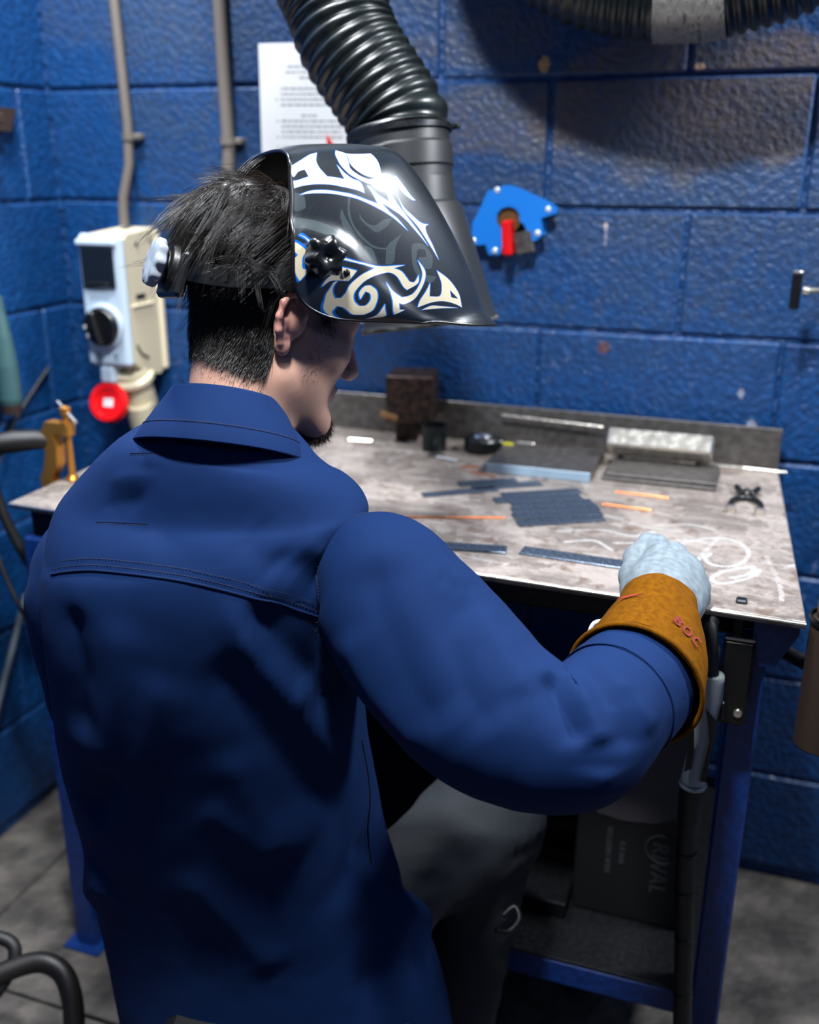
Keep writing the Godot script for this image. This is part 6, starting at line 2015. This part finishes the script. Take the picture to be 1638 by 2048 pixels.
func fill_poly(im: Image, pts: PackedVector2Array, c: Color) -> void:
	var y0 := 1e9
	var y1 := -1e9
	for p in pts:
		y0 = minf(y0, p.y)
		y1 = maxf(y1, p.y)
	for y in range(maxi(0, int(y0)), mini(im.get_height(), int(y1) + 1)):
		var xs := []
		for k in pts.size():
			var a := pts[k]
			var b := pts[(k + 1) % pts.size()]
			if (a.y <= y + 0.5) != (b.y <= y + 0.5):
				xs.append(a.x + (y + 0.5 - a.y) / (b.y - a.y) * (b.x - a.x))
		xs.sort()
		for k in range(0, xs.size() - 1, 2):
			im.fill_rect(Rect2i(int(round(xs[k])), y, maxi(1, int(round(xs[k + 1])) - int(round(xs[k]))), 1), c)

func stroke_poly(im: Image, pts: PackedVector2Array, c: Color, rx: float, ry: float) -> void:
	for k in pts.size():
		var a := pts[k]
		var b := pts[(k + 1) % pts.size()]
		var n := maxi(1, int(a.distance_to(b) / 2.0))
		for j in n:
			var p := a.lerp(b, float(j) / n)
			im.fill_rect(Rect2i(int(p.x - rx), int(p.y - ry * 0.5), int(rx * 2), int(ry)), c)
			im.fill_rect(Rect2i(int(p.x - rx * 0.5), int(p.y - ry), int(rx), int(ry * 2)), c)

func poly_of(flat_list: Array, n: float) -> PackedVector2Array:
	var raw := []
	for k in range(0, flat_list.size(), 2):
		raw.append(Vector2(flat_list[k], flat_list[k + 1]) * n / 1000.0)
	# round the long curves, keep the spikes
	var out := PackedVector2Array()
	var m := raw.size()
	for k in m:
		var a: Vector2 = raw[(k + m - 1) % m]
		var b: Vector2 = raw[k]
		var c: Vector2 = raw[(k + 1) % m]
		var d: Vector2 = raw[(k + 2) % m]
		var sharp_b := (b - a).normalized().dot((c - b).normalized()) < 0.45
		var sharp_c := (c - b).normalized().dot((d - c).normalized()) < 0.45
		var tb := (c - a) * 0.5 if not sharp_b else (c - b) * 0.6
		var tc := (d - b) * 0.5 if not sharp_c else (c - b) * 0.6
		tb = tb.limit_length(b.distance_to(c) * 1.2)
		tc = tc.limit_length(b.distance_to(c) * 1.2)
		for s in 5:
			var t := s / 5.0
			var h := t * t
			var q := h * t
			out.append(b * (2 * q - 3 * h + 1) + tb * (q - 2 * h + t) + c * (-2 * q + 3 * h) + tc * (q - h))
	return out

func shell_texture() -> ImageTexture:
	var n := 1536
	var im := Image.create(n, n, false, Image.FORMAT_RGB8)
	im.fill(Color(0.070, 0.088, 0.108))
	for g in ghost_figures:
		fill_poly(im, poly_of(g, n), Color(0.185, 0.22, 0.235))
	for f in figures:
		stroke_poly(im, poly_of(f, n), Color(0.01, 0.34, 0.66), 5.5, 2.6)
	for f in figures:
		fill_poly(im, poly_of(f, n), Color(0.71, 0.67, 0.575))
	for f in dark_figures:
		stroke_poly(im, poly_of(f, n), Color(0.01, 0.34, 0.66), 4.0, 2.0)
		fill_poly(im, poly_of(f, n), Color(0.070, 0.088, 0.108))
	# fine scratches
	var r := RandomNumberGenerator.new()
	r.seed = 3
	for k in 260:
		var p := Vector2(r.randf() * n, r.randf() * n)
		var d := Vector2.from_angle(r.randf() * TAU) * Vector2(1.6, 0.8)
		for s in r.randi_range(20, 110):
			p += d
			d = d.rotated(r.randf_range(-0.03, 0.03))
			if p.x > 0 and p.y > 0 and p.x < n - 1 and p.y < n - 1:
				var c := im.get_pixel(int(p.x), int(p.y))
				im.set_pixel(int(p.x), int(p.y), c.lerp(Color(0.62, 0.60, 0.56), 0.28))
	return ImageTexture.create_from_image(im)

func build_helmet() -> void:
	var hb := head_basis()
	var t := thing("welding_helmet", "black flip-up welding helmet with cream and blue tribal graphic, raised on the welder's head", "helmet", HEAD_AT)
	t.basis = hb
	var outer := []
	var inner := []
	var uvs := []
	var nu := 96
	var nv := 88
	for j in nv + 1:
		var v := 11.0 * j / nv
		var ro := []
		var uv := []
		for i in nu + 1:
			var u := -1.0 + 2.0 * i / nu
			# closer columns towards the edges, where the shell turns
			ro.append(shell_point(u, v))
			uv.append(Vector2(absf(u), v / 11.0))
		outer.append(ro)
		uvs.append(uv)
	var shell := grid(outer, false, uvs)
	var m := mat("helmet_paint", Color(1, 1, 1), 0.33)
	m.albedo_texture = shell_texture()
	m.clearcoat_enabled = true
	m.clearcoat = 0.3
	m.clearcoat_roughness = 0.18
	part("shell", shell, m, t)
	var arr := shell.surface_get_arrays(0)
	var av: PackedVector3Array = arr[Mesh.ARRAY_VERTEX]
	var an: PackedVector3Array = arr[Mesh.ARRAY_NORMAL]
	var mid := Vector3(0, 0.10, -0.06)
	for j in nv + 1:
		var ri := []
		for i in nu + 1:
			var k := j * (nu + 1) + i
			var n := an[k] if an[k].dot(av[k] - mid) > 0 else -an[k]
			ri.append(av[k] - n * 0.0028)
		inner.append(ri)
	part("inner_lining", grid(inner, false), mat("helmet_inside", Color(0.018, 0.018, 0.02), 0.55), t)
	# rolled rim all round
	var loop := []
	for i in range(0, nu + 1, 2):
		loop.append(outer[0][i].lerp(inner[0][i], 0.5))
	for j in range(2, nv + 1, 2):
		loop.append(outer[j][nu].lerp(inner[j][nu], 0.5))
	for i in range(nu - 2, -1, -2):
		loop.append(outer[nv][i].lerp(inner[nv][i], 0.5))
	for j in range(nv - 2, -1, -2):
		loop.append(outer[j][0].lerp(inner[j][0], 0.5))
	part("rim", tube(loop, [0.0022], 8, false), mat("helmet_rim", Color(0.05, 0.055, 0.06), 0.3), t)
	# filter cartridge in the brow
	var c0 := shell_point(0.0, 6.4)
	var c1 := shell_point(0.0, 7.6)
	var fy := (c0 - c1).normalized()
	var fz := Vector3.RIGHT.cross(fy).normalized()
	if fz.dot(c0 - mid) < 0:
		fz = -fz
	var fb := Basis(fy.cross(fz).normalized(), fy, fz)
	var cart := part("filter_cartridge", bevel_box(Vector3(0.10, 0.08, 0.014), 0.004), mat("black_plastic"), t, (c0 + c1) / 2 - fz * 0.026, fb)
	part("lens", bevel_box(Vector3(0.095, 0.05, 0.004), 0.001), mat("lens_green", Color(0.02, 0.05, 0.03), 0.05, 0.3), cart, Vector3(0, 0, 0.007))
	for sx in [-1.0, 1.0]:
		# pivot knob with six lobes
		var kp := shell_point(sx * 0.952, 11.0 * 0.457)
		var rows := []
		for g in [[0.0, 0.019, 0.0], [0.004, 0.0200, 0.10], [0.010, 0.0205, 0.16], [0.016, 0.0195, 0.16], [0.0205, 0.0165, 0.12], [0.0215, 0.012, 0.05], [0.0195, 0.0065, 0.0], [0.0185, 0.004, 0.0], [0.0165, 0.0035, 0.0], [0.0165, 0.0001, 0.0]]:
			var row := []
			for k in 72:
				var a := TAU * k / 72
				var r: float = g[1] * (1.0 + float(g[2]) * cos(a * 6.0))
				row.append(Vector3(sx * (0.004 + g[0]), cos(a) * r, sin(a) * r))
			rows.append(row)
		part("pivot_knob", grid(rows, true), mat("knob_black", Color(0.022, 0.023, 0.026), 0.28), t, kp)
		var sp := shell_point(sx * 0.909, 11.0 * 0.5546)
		part("rivet", lathe([[0.0, -0.002], [0.004, -0.002], [0.004, 0.001], [0.0028, 0.0032], [0.0, 0.004]], 16), mat("knob_black"), t, sp, Basis(Vector3.BACK, -sx * PI / 2))
	# the head band, its adjuster and dial
	var band := []
	for g in [[-0.011, 0.0], [-0.011, 0.0022], [0.011, 0.0022], [0.011, 0.0], [-0.011, 0.0]]:
		var row := []
		for k in 81:
			var a := deg_to_rad(-30.0 + 240.0 * k / 80.0)
			var s := sin(a)
			var c := cos(a)
			var wide := 1.0 + 1.1 * smoothstep(0.25, -0.25, s)
			var mp := Vector3(c * 0.0900, 0.024 + 0.034 * (1.0 - smoothstep(-0.4, 0.9, s)), 0.012 + s * 0.1125)
			var nn := Vector3(c, 0.0, s).normalized()
			row.append(mp + nn * g[1] + Vector3(0, g[0] * wide, 0))
		band.append(row)
	var bd := part("head_band", grid(band, false), mat("band_black", Color(0.045, 0.047, 0.050), 0.42), t)
	for k in 4:
		var a := deg_to_rad(58.0 - 9.0 * k)
		part("band_slot", bevel_box(Vector3(0.0035, 0.010, 0.0016), 0.0005), mat("slot_dark", Color(0.008, 0.008, 0.009), 0.6), bd, Vector3(cos(a) * 0.0925, 0.0265, 0.012 + sin(a) * 0.1152), Basis(Vector3.UP, PI / 2 - a))
	var adj := part("adjuster", lathe([[0.0, 0.0], [0.026, 0.0], [0.027, 0.004], [0.025, 0.010], [0.019, 0.012], [0.018, 0.016], [0.0, 0.016]], 28), mat("band_black"), t, Vector3(0.0, 0.024, 0.122), Basis(Vector3.RIGHT, PI / 2))
	part("pad", bevel_box(Vector3(0.08, 0.012, 0.05), 0.004), mat("band_black"), adj, Vector3(0, -0.002, 0.006))
	var dial := []
	for g in [[0.016, 0.017, 0.0], [0.016, 0.0235, 0.06], [0.019, 0.0255, 0.07], [0.025, 0.0255, 0.07], [0.028, 0.0235, 0.06], [0.0285, 0.014, 0.0], [0.027, 0.0001, 0.0]]:
		var row := []
		for k in 72:
			var a := TAU * k / 72
			var r: float = g[1] * (1.0 + float(g[2]) * cos(a * 9.0))
			row.append(Vector3(cos(a) * r, g[0], sin(a) * r))
		dial.append(row)
	part("dial", grid(dial, true), mat("dial_grey", Color(0.56, 0.59, 0.62), 0.35), adj)
	part("over_strap", tube(spline([Vector3(0.080, 0.055, -0.01), Vector3(0.072, 0.105, 0.0), Vector3(0.04, 0.140, 0.0), Vector3(0.0, 0.150, 0.0), Vector3(-0.04, 0.140, 0.0), Vector3(-0.072, 0.105, 0.0), Vector3(-0.080, 0.055, -0.01)], 6), [0.006], 8), mat("band_black"), t)
